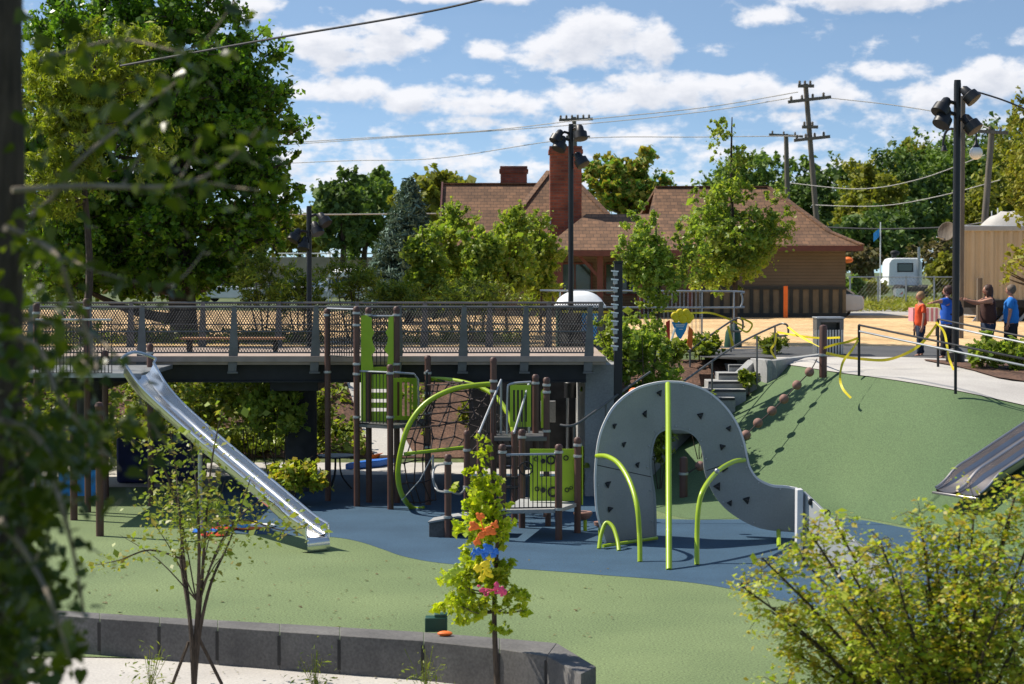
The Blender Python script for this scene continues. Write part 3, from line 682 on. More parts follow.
# lime panels
def slotted(par, px0, px1, py0, py1, Y, slots, m='lime_panel', th=.03, nm='lime_panel', Y1=None):
    """panel made of strips round real slots; slots in px rectangles"""
    xs_ = sorted(set([px0, px1]+[s[0] for s in slots]+[s[1] for s in slots])); ys_ = sorted(set([py0, py1]+[s[2] for s in slots]+[s[3] for s in slots]))
    mb = MB(); Y1 = Y if Y1 is None else Y1
    fy = lambda p: Y+(Y1-Y)*(p-px0)/(px1-px0)
    for a, b in zip(xs_, xs_[1:]):
        run = None
        for c, d in zip(ys_, ys_[1:]):
            cx, cy = (a+b)/2, (c+d)/2; solid = not any(s[0] < cx < s[1] and s[2] < cy < s[3] for s in slots)
            if solid:
                A, B, Cc, D = at(a,d,fy(a)), at(b,d,fy(b)), at(b,c,fy(b)), at(a,c,fy(a)); mb.prism([A,B,Cc,D], (0,th,0))
    mb.build(nm, m, par, smooth=False)
slotted(tw, 361, 399, 367, 424, pb.y, [(371,390,389,392.5),(371,390,399,402.5),(371,390,408,411.5),(370,386,371,374.5)], nm='back_panel')
slotted(tw, 390, 417, 378, 420, pc.y+.02, [(397,399.5,382,416),(402,404.5,382,416),(407,409.5,382,416),(411.5,413,384,414)], nm='side_panel', Y1=pe.y+.3)
for s_, xa in ((1, 361), (-1, 399)):
    prof = [(0,372),(0,316),(3,315),(8,318),(8,328),(10,332),(8,338),(9,344),(11,350),(8,355),(9,366),(9,372)]
    MB().prism([at(xa+s_*dx*1.35, y, pb.y-.10) for dx, y in prof], (0,.03,0)).build('tall_panel', 'lime_panel', tw)
vrail(tw, pb, pd, zat(366,pb.y), zat(316,pb.y), 7)
MB().tube([at(389,372,pc.y),at(414,374,pc.y+.3),at(418,379,pc.y+.35),at(419,420,pc.y+.4)], .022, 8).build('frame_tube', 'galv', tw)

# ---- net climber
nc = thing('net_climber', 'black rope net climber hung between curved lime green tubes', 'net climber', gr(440,510))
def nets(par, A, B, n1, n2, r_=.014, nm='rope_net', jit=.05):
    """web between two polylines A and B"""
    mb = MB(); A = [Vector(p) for p in A]; B = [Vector(p) for p in B]
    def on(P, t):
        k = t*(len(P)-1); i = min(int(k), len(P)-2); return P[i].lerp(P[i+1], k-i)
    G = [[on(A, i/n1).lerp(on(B, i/n1), j/n2)+Vector([random.uniform(-jit,jit)*(0 < j < n2) for _ in range(3)]) for j in range(n2+1)] for i in range(n1+1)]
    for i in range(n1+1):
        for j in range(n2+1):
            if j < n2: mb.tube([G[i][j], G[i][j+1]], r_, 5, False)
            if i < n1: mb.tube([G[i][j], G[i+1][j]], r_, 5, False)
            if 0 < j < n2: mb.ball(G[i][j], r_*2.2, n=6)
    mb.build(nm, 'net_rope', par)
arc1 = bez([at(493,384,38.6), at(470,386,38.5), at(448,391,38.4), at(425,404,38.3), at(409,425,38.2), at(401,450,38.2), at(398,475,38.3), at(402,495,38.6), gr(413,508.5), gr(419,508.5)+Vector((.1,0,0))], 5)
MB().tube(arc1, .052, 10).build('curved_tube', 'lime', nc)
arc2 = bez([at(428,379,40.0), at(450,380,39.8), at(473,385,39.5), at(492,394,39.2), at(504,407,38.9), at(512,425,38.6), at(515,445,38.4)], 5)
MB().tube(arc2, .05, 10).build('curved_tube', 'lime', nc)
MB().tube([at(404,454,38.2), at(468,447,38.5)], .035, 8).build('cross_tube', 'lime', nc)
cen = at(447,420,38.9)
nets(nc, arc1[4:-8:3], [at(427,385,39.5), at(432,400,39.5), at(430,425,39.5), at(428,447,39.5), at(432,470,39.5), at(436,500,39.5)], 7, 4)
nets(nc, arc2[2:], [at(430,452,38.4), at(445,451,38.4), at(460,449,38.5), at(475,450,38.5), at(495,455,38.5)], 7, 5)
nets(nc, arc1[3:22:3], arc2[2:26:4], 6, 3)
MB().tube([at(402,500,38.6), at(420,480,38.5), at(433,455,38.4)], .012, 6).build('tie_rope', 'galv', nc)
p3 = post(nc, 493.5, 359, 516, rings=(381,391)); p4 = post(nc, 448, 456, 537.5, rings=(463,491,517)); p5 = post(nc, 467, 432, 520, rings=(450,487))
for (a,b) in ((462,490),(465,488)): pass
MB().tube(bez([at(448,464,p4.y),at(436,466,37),at(433,478,37),at(437,490,37),at(448,492,p4.y)],6), .02, 8).build('grab_loop', 'galv', nc)
MB().tube(bez([at(450,491,p4.y),at(460,494,37),at(466,487,p5.y)],6), .02, 8).build('grab_bar', 'galv', nc)
MB().tube([at(433,455,38.5),at(433,480,38.5),at(438,491,38)], .022, 8).build('grab_bar', 'galv', nc)

# ---- low deck with steering wheel
dk = thing('play_deck', 'low play deck with bar railing, black steering wheel and lime game panel', 'play deck', gr(540,538))
q1 = post(dk, 558.7, 446, 540, rings=(452,509)); q2 = post(dk, 577.5, 439, 533, rings=(445,456)); q3 = post(dk, 502.5, 446, 541, rings=(452,509,)); q4 = post(dk, 522, 431, 528, rings=(437,))
dz = zat(509, q1.y)
MB().prism([(q3.x,q3.y,dz-.07),(q1.x,q1.y,dz-.07),(q2.x,q2.y,dz-.07),(q4.x,q4.y+.2,dz-.07)], (0,0,.07)).build('deck_plate', 'concrete', dk, bevel=.008)
for px_ in (488,548): post(dk, px_, 512, 526, r_=.055, nm='support')
vrail(dk, q3+Vector((.06,0,0)), q1-Vector((.06,0,0)), dz+.03, zat(454,q1.y), 11)
cwx = at(526,468.5,q1.y-.06); mb = MB(); r_ = .115
mb.tube([cwx+Vector((r_*math.cos(t),0,r_*math.sin(t))) for t in np.linspace(0,2*math.pi,25)], .014, 6)
for t in (0,2.1,4.2): mb.tube([cwx, cwx+Vector((r_*math.cos(t),0,r_*math.sin(t)))], .011, 5)
mb.ball(cwx, .03); mb.build('steering_wheel', 'black_plastic', dk)
# game panel between q4 and q2 (back of the deck)
Yg = q2.y+.1; A, B = at(531,449,Yg), at(579,449,Yg)
slotted(dk, 530, 575, 449, 501, Yg, [(540,556,471.5,477)], nm='game_panel')
MB().prism([at(576,449,Yg),at(582,446,Yg-.1),at(582,505,Yg-.1),at(576,503,Yg)], (0.02,.03,0)).build('panel_side', 'lime', dk)
for (a,b,r2,ring) in ((543,461,.055,0),(551,460,.07,1),(543,490,.06,0),(553,492,.08,1),(566,458,.04,1),(567,490,.035,1),(536,459,.035,1),(537,489,.035,1),(571,488,.025,1)):
    c = at(a,b,Yg-.02); mb = MB()
    if ring: mb.tube([c+Vector((r2*math.cos(t),0,r2*math.sin(t))) for t in np.linspace(0,2*math.pi,17)], r2*.26, 5)
    else: mb.lathe(c, [(r2*.8,0),(r2*.8,.03)], 14, (0,-1,0))
    mb.build('game_dial', 'black_plastic', dk)
# ---- steps and mid deck with gate
st = thing('play_stairs', 'grey stairs with mesh side panels and sloping handrails beside a lime slatted gate', 'play stairs', gr(515,525))
r1 = post(st, 535.5, 376, 512, rings=(383,)); r2_ = post(st, 546.5, 379, 517, rings=(385,392,431)); 
mz = zat(433, r1.y)
MB().box(xat(494,37.5), r2_.x, r1.y-1.0, r1.y+.5, mz-.07, mz).build('mid_platform', 'grey_steel', st)
for i in range(5):
    zz = dz+(mz-dz)*(i+1)/6; yy = q4.y+.35+i*.22; MB().box(xat(500,yy), xat(521,yy), yy, yy+.26, zz-.035, zz).build('step', 'dark_steel', st)
for pxa, pxb in ((479,501),(514,529)):
    A, B = at(pxa,433,36.6), at(pxb,380 if pxa < 500 else 383,38.4); D_ = at(pxb,433,38.4)
    MB().tube([A, B, D_], .022, 8).build('handrail', 'galv', st)
    mb = MB()
    for i in range(1,9):
        t = i/9; mb.tube([A.lerp(B,t), A.lerp(D_,t)], .008, 4)
    mb.build('side_mesh', 'dark_steel', st)
slotted(st, 510, 531, 385, 427, 38.0, [(513,515,390,422),(517,519,390,422),(521,523,390,422),(525,527,390,422)], nm='gate_panel')
MB().tube(bez([at(507,434,38),at(507.5,392,38),at(511,384,38),at(531,382,38)],5), .022, 8).build('gate_frame', 'galv', st)
MB().prism([at(541,392,38.1),at(544,388,38.1),at(544,428,38.1),at(541,428,38.1)], (0,.03,0)).build('lime_strip', 'lime_panel', st)
for a in (467.5,481,494): 
    pass
mb = MB()
for i, yy in enumerate((446,456,466,476,486)):
    mb.tube([at(501,yy,37.0), at(514,yy,37.2)], .016, 6)
mb.build('ladder_rungs', 'galv', st)
post(st, 514.5, 432, 523); post(st, 480, 432, 523)
# transfer step
ts = thing('transfer_step', 'low dark grey step block with an arched cutout left of the low play deck', 'step', gr(455,537))
A = gr(429,537); mb = MB(); prof = [(0,0),(.42,0),(.46,.12),(.58,.21),(.74,.23),(.9,.21),(1.0,.12),(1.04,0),(1.25,0),(1.25,.34),(.5,.34),(0,.24)]
mb.prism([(A.x+a, A.y-.02, b) for a,b in prof], (.08,.55,0)); mb.build('block', 'dark_block', ts, bevel=.01)
MB().prism([(A.x-.02,A.y-.04,.245),(A.x+.5,A.y-.04,.345),(A.x+1.27,A.y-.04,.345),(A.x+1.37,A.y+.55,.345),(A.x+.6,A.y+.55,.345),(A.x+.06,A.y+.55,.245)], (0,0,.03)).build('tread', 'concrete', ts)
# stepping pods
pd_ = thing('stepping_pod', 'large round brown stepping pod on a lime stalk right of the low play deck', 'stepping pod', gr(584,533))
b = gr(584,531); zt = zat(512,b.y)
MB().lathe((b.x-.02,b.y,zt-.14), [(.06,0),(.12,.03),(.17,.10),(.175,.13),(.16,.15),(.001,.155)], 20).build('seat', 'ball_brown', pd_)
MB().lathe((b.x+.02,b.y,0), [(.035,0),(.035,zt-.12)], 10).build('stalk', 'lime', pd_)
pd_ = thing('stepping_pod', 'small round brown stepping pod touching the left foot of the climbing arch', 'stepping pod', gr(601,540))
b = at(600,524,34.6); MB().lathe((b.x,b.y,b.z-.05), [(.05,0),(.10,.03),(.11,.09),(.001,.10)], 16).build('seat', 'ball_brown', pd_)
MB().lathe((b.x,b.y,0), [(.03,0),(.03,b.z-.04)], 8).build('stalk', 'lime', pd_)

# ================================================================= SLIDES
sd = thing('metal_slide', 'long shiny steel chute slide coming down left of the play tower', 'slide', gr(310,550))
def chute(par, path, wid, wall, m, nm='chute', lip=.025, ws=None):
    """path: centre line, list of (Vector, side Vector); U section"""
    secs = []; n = len(path)
    for i, (p, sd_) in enumerate(path):
        d = (path[min(i+1,n-1)][0]-path[max(i-1,0)][0]).normalized(); s_ = sd_.normalized(); up = s_.cross(d).normalized()
        if up.z < 0: up = -up
        W = wid[i]/2 if hasattr(wid,'__len__') else wid/2; h = wall[i] if hasattr(wall,'__len__') else wall
        sec = []
        for a in np.linspace(-1,1,11):
            if abs(a) <= .6: sec.append(p+s_*(a/.6*W*.72)+up*(.02*(a/.6)**2))
            else:
                k = (abs(a)-.6)/.4; sg = 1 if a > 0 else -1
                sec.append(p+s_*sg*(W*.72+W*.28*math.sin(k*math.pi/2))+up*(.02+h*(1-math.cos(k*math.pi/2))*.999))
        secs.append(sec)
    mb = MB(); mb.grid(secs); mb.grid([[q-Vector((0,0,.035)) for q in s[::-1]] for s in secs]); mb.build(nm, m, par)
    for k in (0,-1): MB().tube([s[k] for s in secs], lip, 8).build('rim', m, par)
    return secs
SP = bez([at(135,376,37.3), at(150,396,36.9), at(180,424,36.3), at(213,453,35.55), at(264,496,34.4), at(298,525,33.65), at(315,536.5,33.3)], 5)
side = Vector((.42,.9,0)).normalized(); sv = Vector((.75,.62,.0)).normalized()
sv = Vector((.73,.68,0)).normalized()
n_ = len(SP); walls = [.26-.08*sm(i/10) for i in range(n_)]; wds = [.62-.14*sm(i/10) for i in range(n_)]
secs = chute(sd, [(p, sv) for p in SP], wds, walls, 'steel')
# curled run-out lip
e0 = secs[-1]; a, b = SP[-1]-sv*.235, SP[-1]+sv*.235
lipp = []
for t in np.linspace(0, 1, 8):
    ang = t*1.9; off = Vector((.69,-.72,0)).normalized()*(.10*math.sin(ang))+Vector((0,0,-.10*(1-math.cos(ang))-.10*max(0,t-.6)*2.5)); lipp.append([a+off, b+off])
lipp.append([Vector((a.x-.05,a.y+.03,0.0)), Vector((b.x-.05,b.y+.03,0.0))])
mb = MB().grid(lipp); mb.build('run_out', 'steel', sd)
for c_ in (0, 1): pass
for k_ in (0,1): MB().tube([e0[-k_], lipp[3][k_]], .022, 8).build('lip_rim', 'steel', sd)
# entrance hood
hd = bez([secs[0][0], secs[0][0]+Vector((-.07,0,.10)), (secs[0][0]+secs[0][-1])/2+Vector((-.10,.0,.22)), secs[0][-1]+Vector((.0,.05,.10)), secs[0][-1]], 6)
MB().tube(hd, .03, 8).build('entry_hoop', 'steel', sd)
sp_ = at(200,438,35.8); MB().tube([(sp_.x,sp_.y,0),(sp_.x,sp_.y,sp_.z+.0)], .04, 8).build('support', 'galv', sd)
# exit tower of the slide
tt = thing('slide_platform', 'brown posts and railing of the platform at the head of the long steel slide', 'platform', at(140,500,38)-Vector((0,0,.0)))
tt.location.z = 0; OFF[tt.name] = Vector(tt.location)
for px_, yt, yb in ((151,345,506),(88,300,512),(106,352,500),(38,305,512)):
    post(tt, px_, yt, yb, rings=(yt+8,))
zz = DZ-.15
MB().box(xat(30,38.5), xat(152,38.5), 37.3, 40.8, zz-.08, zz).build('platform_deck', 'galv', tt)
vrail(tt, at(36,400,37.4), at(112,400,37.4), zz, zz+1.0, 22)
for px_, yb in ((100,536),(74,520)):
    pp = single(MB().lathe(gr(px_,yb)+Vector((0,0,-.02)), [(.07,0),(.07,2.3),(.08,2.32),(.06,2.38),(.001,2.4)], 12), 'wooden_post', 'brown_post', 'brown post standing in the green surface at far left, %s' % ('nearer one with visible foot' if px_ == 100 else 'farther one behind leaves'), 'post')

s2 = thing('double_slide', 'twin lane dull steel slide set into the green mound at the right edge', 'slide', hit(960,490))
base0 = hit(938,497); 
def onm(px, py, up=.12): return hit(px,py)+Vector((0,0,up))
sa = hit(962,488)+Vector((0,0,.10)); sb = hit(1052,430)+Vector((0,0,.14)); sb = sb+(sb-sa).normalized()*.5; dirs = (sb-sa).normalized(); hz = Vector((dirs.x,dirs.y,0)).normalized()
lsv = Vector((hz.y,-hz.x,0)); end_ = sa-hz*.62; end_.z = max(sa.z-.12, drop(end_.x,end_.y)+.10)
raw = bez([end_, sa-hz*.25-Vector((0,0,.07)), sa+dirs*.2, sa.lerp(sb,.35), sa.lerp(sb,.7), sb], 5)
need = max(max(drop(p.x+lsv.x*q, p.y+lsv.y*q) for q in (0,.3,.6,.9,1.2))+.05-p.z for p in raw[8:]); need = max(need, 0)
for i, p in enumerate(raw): p.z += need*sm(i/9)
print('NEED', need)
for k in (0, 1):
    pth = [(p+lsv*(.29+.58*k), lsv) for p in raw]; n_ = len(pth)
    chute(s2, pth, .56, [.05+.11*sm(i/8) for i in range(n_)], 'slide_dull', 'lane')
A = end_-hz*.0; f_ = -hz*.10
MB().prism([A+f_-Vector((0,0,.05)), A-Vector((0,0,.05)), A+lsv*1.16-Vector((0,0,.05)), A+lsv*1.16+f_-Vector((0,0,.05))], (0,0,.05)).build('landing_plate', 'slide_dull', s2, bevel=.015)
print('SLIDE', sa, sb, dirs)

# ================================================================= ROPE CLIMB ON MOUND
rc = thing('ball_rope', 'sagging climbing rope threaded with brown balls running down the green mound between two brown posts', 'climbing rope', hit(755,440))
ptop = gr(823,373,2.45); pbot = hit(683.5,497)
for p, yt, nm in ((ptop, 325, 'upper_post'), (pbot, 457, 'lower_post')):
    zt = zat(yt, p.y); MB().lathe((p.x,p.y,p.z-.1), [(.085,0),(.085,zt-p.z+.06),(.07,zt-p.z+.09),(.001,zt-p.z+.11)], 14).build(nm, 'brown_post', rc)
    zr = p.z+(zt-p.z)*(.35 if nm == 'upper_post' else .55); MB().lathe((p.x,p.y,zr), [(.088,0),(.10,.004),(.10,.05),(.088,.055)], 14).build('clamp', 'galv', rc)
bp = [(817,359),(809.5,372),(797,385),(784,399),(772,411),(758,423),(746,435),(733,447),(717,458),(700,466),(686,474)]
ln = []
for i, (a,b_) in enumerate(bp):
    t = i/(len(bp)-1); Y = ptop.y*(1-t)+pbot.y*t; ln.append(at(a,b_,Y))
# keep rope at least a hand above the mound
for p in ln:
    z = drop(p.x,p.y)
MB().tube(bez(ln,4), .013, 6).build('rope', 'net_rope', rc)
for p in ln[1:-1]: MB().ball(p, .105, n=16).build('ball', 'ball_brown', rc)

# ================================================================= STAIRS + KERBS + HANDRAILS (right)
kb = thing('mound_kerb', 'dark grey raised kerb edging the left side and top of the green mound', 'kerb', hit(700,430))
L0 = [p+Vector((-.14,-.10,.30)) for p in LCOL[6::3]]+[gr(772,360,2.60), gr(823,353.5,2.66)]
for a, b in zip(L0, L0[1:]): MB().bar(a-Vector((0,0,.275)), b-Vector((0,0,.275)), .24, .55).build('kerb_stone', 'concrete', kb, bevel=.015)
sk = thing('stair_kerb', 'grey concrete kerb up the left side of the stairs behind the arch', 'kerb', gr(705,385,2))
L1 = [gr(660,412,1.0), gr(690,390,1.55), gr(722,364,2.2), gr(738,351,2.62), gr(775,350,2.7)]
for a, b in zip(L1, L1[1:]): MB().bar(a-Vector((0,0,.2)), b-Vector((0,0,.2)), .16, .4).build('kerb_stone', 'dark_block', sk, bevel=.015)
stp = thing('concrete_stairs', 'short flight of grey concrete steps between the planting and the green mound', 'stairs', gr(725,380,1.6))
for i in range(8):
    z = 2.60-.165*i; a = gr(741-10.3*i, 356.5+8.2*i, z); MB().box(a.x-.05, a.x+1.15-.02*i, a.y-.02, a.y+.9, z-.45, z).build('step', 'concrete', stp, bevel=.012)
    MB().box(a.x-.04, a.x+1.14-.02*i, a.y-.035, a.y-.024, z-.06, z-.006).build('nosing', 'black_concrete', stp)
def handrail(label, pts, posts, m='grey_steel', r_=.025, cat='handrail', pm=None, group=None, nm='handrail'):
    t = thing(nm, label, cat, posts[0][0] if posts else pts[0], group)
    MB().tube(bez(pts,5), r_, 8).build('rail', m, t)
    for a, b in posts: MB().tube([a, b], r_*.9, 8).build('post', pm or m, t)
    return t
Yh = 46.8
handrail('dark steel handrail rising along the stairs in front of the steps', [at(684,381,44.5), at(735,346,46.5), at(775,326,47.5), at(785,324,47.5), at(788,328,47.5), at(787,335,47.5), at(776,336,47.5)],
    [(at(757,386,46.5), at(757,336,46.7)), (at(712,402,45.3), at(712,362,45.4)), (at(775,360,47.5), at(775,326,47.5))])
handrail('upper steel handrail behind the stairs next to the watering bag', [at(688,352,48.5), at(705,339,49), at(733,320,50), at(741,319,50), at(743,324,50), at(741,331,50), at(731,331,50)],
    [(at(731,352,50), at(731,322,50)), (at(690,372,48.5), at(690,351,48.5))])
handrail('thin steel handrail running down beside the abutment left of the arch', [at(560,425,39.5), at(574,425,39.5), at(594,412,40.2), at(620,393,41), at(650,372,41.8)],
    [(at(574,470,39.6), at(574,426,39.5)), (at(606,440,40.6), at(606,404,40.6))])
# ramp fences
def ramp_fence(label, top, posts):
    t = thing('ramp_fence', label, 'fence', posts[0][0])
    MB().tube(top, .022, 8).build('top_rail', 'black', t)
    MB().tube([p+Vector((0,-.09,-.13)) for p in top], .022, 8).build('handrail', 'galv', t)
    for a, b in posts: MB().bar(a, b, .05, .05).build('post', 'black', t)
def pf_(px, yb, yt, z):
    b = gr(px, yb, z); return b, at(px, yt, b.y)
pA = pf_(859,376,325,2.46); pB = pf_(955.5,394,345,2.26); pC = pf_(1040,411,362,2.0)
ramp_fence('black post fence with silver handrail along the near edge of the concrete walk', [pA[1],pB[1],pC[1]], [pA,pB,pC])
pD = pf_(938,368,319,2.5); pE = pf_(1050,381,342,2.35)
ramp_fence('black post fence with silver handrail behind the mulch bed, the farther fence of the walk', [pD[1],pE[1]], [pD,pE])
# grey rail fence beyond the bridge
t = thing('pipe_railing', 'light grey pipe railing with rounded end and thin balusters in front of the depot', 'railing', gr(700,335,2.4))
Yr = 51.5
MB().tube(bez([at(540,290.5,Yr),at(640,291,Yr),at(736,291.5,Yr),at(741,294,Yr),at(742.5,300,Yr),at(741,306,Yr),at(736,307.5,Yr),at(640,307.5,Yr),at(540,307,Yr)],6), .024, 8).build('rail', 'galv', t)
mb = MB()
for p in np.arange(640,702,4): mb.tube([at(p,292,Yr),at(p,334,Yr)], .008, 5)
mb.build('balusters', 'galv', t)
for p in (560,620,702,734): MB().tube([at(p,292,Yr), Vector((at(p,292,Yr).x,Yr,2.3))], .022, 8).build('post', 'galv', t)

# ================================================================= CAUTION TAPE
def tape(label, px, Ys, wd=.052):
    n = len(px); P = bez([at(a,b,Ys[0]+(Ys[1]-Ys[0])*i/(n-1)) for i,(a,b) in enumerate(px)], 5); rows = []
    for i, p in enumerate(P):
        d = (P[min(i+1,len(P)-1)]-P[max(i-1,0)]).normalized(); tw_ = .5*math.sin(i*.6); nrm = d.cross(Vector((0,1,0)))
        nrm = nrm.normalized() if nrm.length > .1 else Vector((1,0,0)); nrm = (nrm+Vector((0,tw_,0))).normalized()*wd/2; rows.append([p-nrm, p+nrm])
    single(MB().grid(rows), 'caution_tape', 'tape_yellow', label, 'tape', 'yellow caution tape strung round the mound and stairs', smooth=False)
PT = ptop.y-.1
tape('yellow tape sloping from the stair handrail to the upper ball rope post', [(788,327),(800,336),(812,343),(824,349)], (47.4, PT))
tape('yellow tape from the rope post past the litter bin to the first fence post', [(824,348),(835,344.5),(847,342),(858,338)], (PT, pA[0].y-.05))
tape('yellow tape crossing high in front of the litter bin', [(777,332),(800,336),(820,338),(840,337.5)], (47.4, 44.8), .05)
tape('yellow tape hanging straight down from the end of the stair handrail', [(776,333),(775,343),(771,350),(776,359)], (47.4,47.4))
tape('yellow tape tail curling down from the first fence post onto the green mound', [(858,340),(852,350),(843,362),(840,378),(843,389),(851,398)], (pA[0].y-.06, 41.2))
tape('yellow tape sagging between the first and second fence posts toward the walkers', [(826,353),(845,357),(862,359),(885,360),(905,354),(922,343),(937,324)], (PT, pD[0].y-.05), .065)
tape('yellow tape tail hanging from the fence post beside the black light pole', [(936,322),(944,332),(947,346),(949,358),(954,371)], (pD[0].y-.06, 44))
tape('yellow tape running behind the young trees toward the depot', [(652,313),(672,311),(690,313),(710,313),(726,318),(745,327)], (50,50.2), .05)
tape('yellow tape knotted on the upper handrail next to the watering bag', [(728,326),(731,338),(733,346)], (49.8,49.9), .07)
tape('yellow tape looped between the upper handrail and the stairs', [(738,327),(747,332),(752,324),(741,318)], (49.9,49.9), .05)
tape('yellow tape strip along the top of the dark banner behind the bridge railing', [(562,311.5),(590,312),(620,312)], (47.8,47.8), .06)

# ================================================================= LIGHT POLES
def light_pole(label, px, ytop, Y, zb, wd, heads, m='black'):
    c = at(px, ytop, Y); t = thing('light_pole', label, 'light pole', (c.x, Y, zb), 'tall black floodlight poles')
    MB().lathe((c.x,Y,zb-.1), [(wd*1.0,0),(wd*1.0,c.z-zb),(wd*.9,c.z-zb+.1)], 14).build('pole', m, t)
    MB().lathe((c.x,Y,zb-.1), [(wd*2.6,0),(wd*2.6,.35),(wd*1.3,.45)], 14).build('pole_base', m, t)
    for (dx, dy, a, s) in heads:
        h = at(px+dx, ytop+dy, Y-.15); ax_ = Vector((math.sin(a), -.35, -math.cos(a))).normalized(); hr = .115*s
        hd_ = MB().lathe(h-ax_*hr*1.3, [(hr*.35,0),(hr*.62,hr*.3),(hr*.75,hr*1.2),(hr*1.15,hr*1.4),(hr*1.2,hr*2.6),(hr*1.0,hr*2.62)], 14, ax_).build('floodlight', m, t)
        MB().tube([(c.x, Y, h.z+.06), (h.x*.5+c.x*.5, Y-.08, h.z+.10), h+Vector((0,.02,.02))], .03*s, 6).build('arm', m, hd_)
    return t
light_pole('thick black light pole with four floodlights beside the walkers at right', 957.5, 80, 46.0, 2.55, .082, [(-14,26,-.6,1.5),(-13,37,-.5,1.5),(11,14,.7,1.4),(12,43,.6,1.5)])
light_pole('slim black light pole with three floodlights in front of the brick chimney', 571, 124, 47.0, 1.8, .062, [(-10,19,-.4,1.2),(-13,12,-.5,1.1),(9,8,.1,1.2),(9,35,.5,1.2)])
light_pole('slim black light pole with four floodlights in front of the big dark tree', 309, 206, 46.9, 1.0, .062, [(-13,29,-.5,1.1),(-5,37,-.1,1.0),(7,22,.4,1.1),(14,13,.6,1.1)])
# back plate on right pole
# gooseneck street lamp behind
t = thing('globe_lamp', 'curved arm street lamp with white globe hanging behind the thick black light pole', 'street lamp', (xat(961,60),60,UP))
x_ = xat(961,60); MB().tube([(x_,60,UP),(x_,60,zat(96,60))], .085, 10).build('pole', 'wood_pole', t)
g = at(976,153,60); mb = MB().tube(bez([(x_,60,zat(140,60)), at(966,130,60), at(973,126,60), at(976,133,60), at(976,143,60)],5), .03, 6); mb.build('arm', 'black', t)
MB().ball(g, .20, n=16).build('globe', 'glass_globe', t); MB().lathe(g+Vector((0,0,.17)), [(.12,0),(.06,.12),(.03,.2)], 10).build('globe_cap', 'black', t)
MB().tube(bez([(x_,60,zat(130,60)), at(950,129,60), at(945,134,60), at(943,146,60), at(944,151,60)],5), .04, 6).build('arm', 'black', t)
MB().lathe(at(944,151,60), [(.10,0),(.06,.14),(.03,.2)], 10).build('lamp_head', 'black', t)
# black striped post
b = at(618,400,41.0); t = thing('ribbed_post', 'square black post with a column of white clips rising behind the arch', 'post', (b.x,41.0,0))
MB().box(b.x-.085,b.x+.085,40.92,41.09,0,zat(263,41)).build('shaft', 'black', t, bevel=.01)
MB().box(b.x-.10,b.x+.10,40.9,41.11,zat(263,41),zat(261,41)).build('cap', 'black', t)
for y in np.arange(271,346,8.3):
    z = zat(y,41); mb = MB().box(b.x-.11,b.x-.02,40.87,40.915,z-.10,z-.02); mb.build('clip', 'galv', t, bevel=.008)
    MB().prism([(b.x-.15,40.85,z-.012),(b.x+.0,40.85,z-.022),(b.x+.0,40.85,z+.004),(b.x-.15,40.85,z+.018)], (0,.06,0)).build('clip_arm', 'white', t)

# ================================================================= STREET THINGS ON THE UPPER LEVEL
# litter bin
b = gr(828,354.5,2.62); t = thing('litter_bin', 'grey slotted metal litter bin at the edge of the asphalt path', 'litter bin', b)
W_ = .31
MB().box(b.x-W_,b.x+W_,b.y-W_,b.y+W_,b.z+.02,b.z+.62).build('liner_box', 'dark_steel', t)
mb = MB()
for i in range(9):
    x = b.x-W_+.03+i*(2*W_-.06)/8; mb.box(x-.022,x+.022,b.y-W_-.02,b.y-W_-.004,b.z+.02,b.z+.62); y = b.y-W_+.03+i*(2*W_-.06)/8
    mb.box(b.x-W_-.02,b.x-W_-.004,y-.022,y+.022,b.z+.02,b.z+.62).box(b.x+W_+.004,b.x+W_+.02,y-.022,y+.022,b.z+.02,b.z+.62)
mb.build('slats', 'galv', t)
MB().box(b.x-W_-.02,b.x-W_+.08,b.y-W_-.02,b.y+W_,b.z+.62,b.z+.88).box(b.x+W_-.08,b.x+W_+.02,b.y-W_-.02,b.y+W_,b.z+.62,b.z+.88).box(b.x-W_+.08,b.x+W_-.08,b.y-W_-.02,b.y+W_,b.z+.80,b.z+.88).box(b.x-W_+.08,b.x+W_-.08,b.y+.1,b.y+W_-.01,b.z+.62,b.z+.8).build('hood', 'grey_steel', t, bevel=.006)
MB().box(b.x-W_-.04,b.x+W_+.04,b.y-W_-.04,b.y+W_+.04,b.z+.882,b.z+.93).build('lid', 'galv', t, bevel=.015)
# bench on the bridge
b = at(233,337.5,43.2); t = thing('bridge_bench', 'long backless slatted wooden bench on the footbridge deck', 'bench', (b.x,43.2,DZ))
xa, xb = xat(181,43.2), xat(284,43.2)
for i in range(4): MB().box(xa,xb,43.0+i*.13,43.11+i*.13,b.z-.04,b.z).build('slat', 'wood_tan', t, bevel=.006)
for px_ in (189,236,275):
    x = xat(px_,43.2); MB().box(x-.03,x+.03,43.02,43.07,DZ,b.z-.043).box(x-.03,x+.03,43.42,43.47,DZ,b.z-.043).box(x-.03,x+.03,43.02,43.47,b.z-.09,b.z-.043).build('leg', 'dark_steel', t)
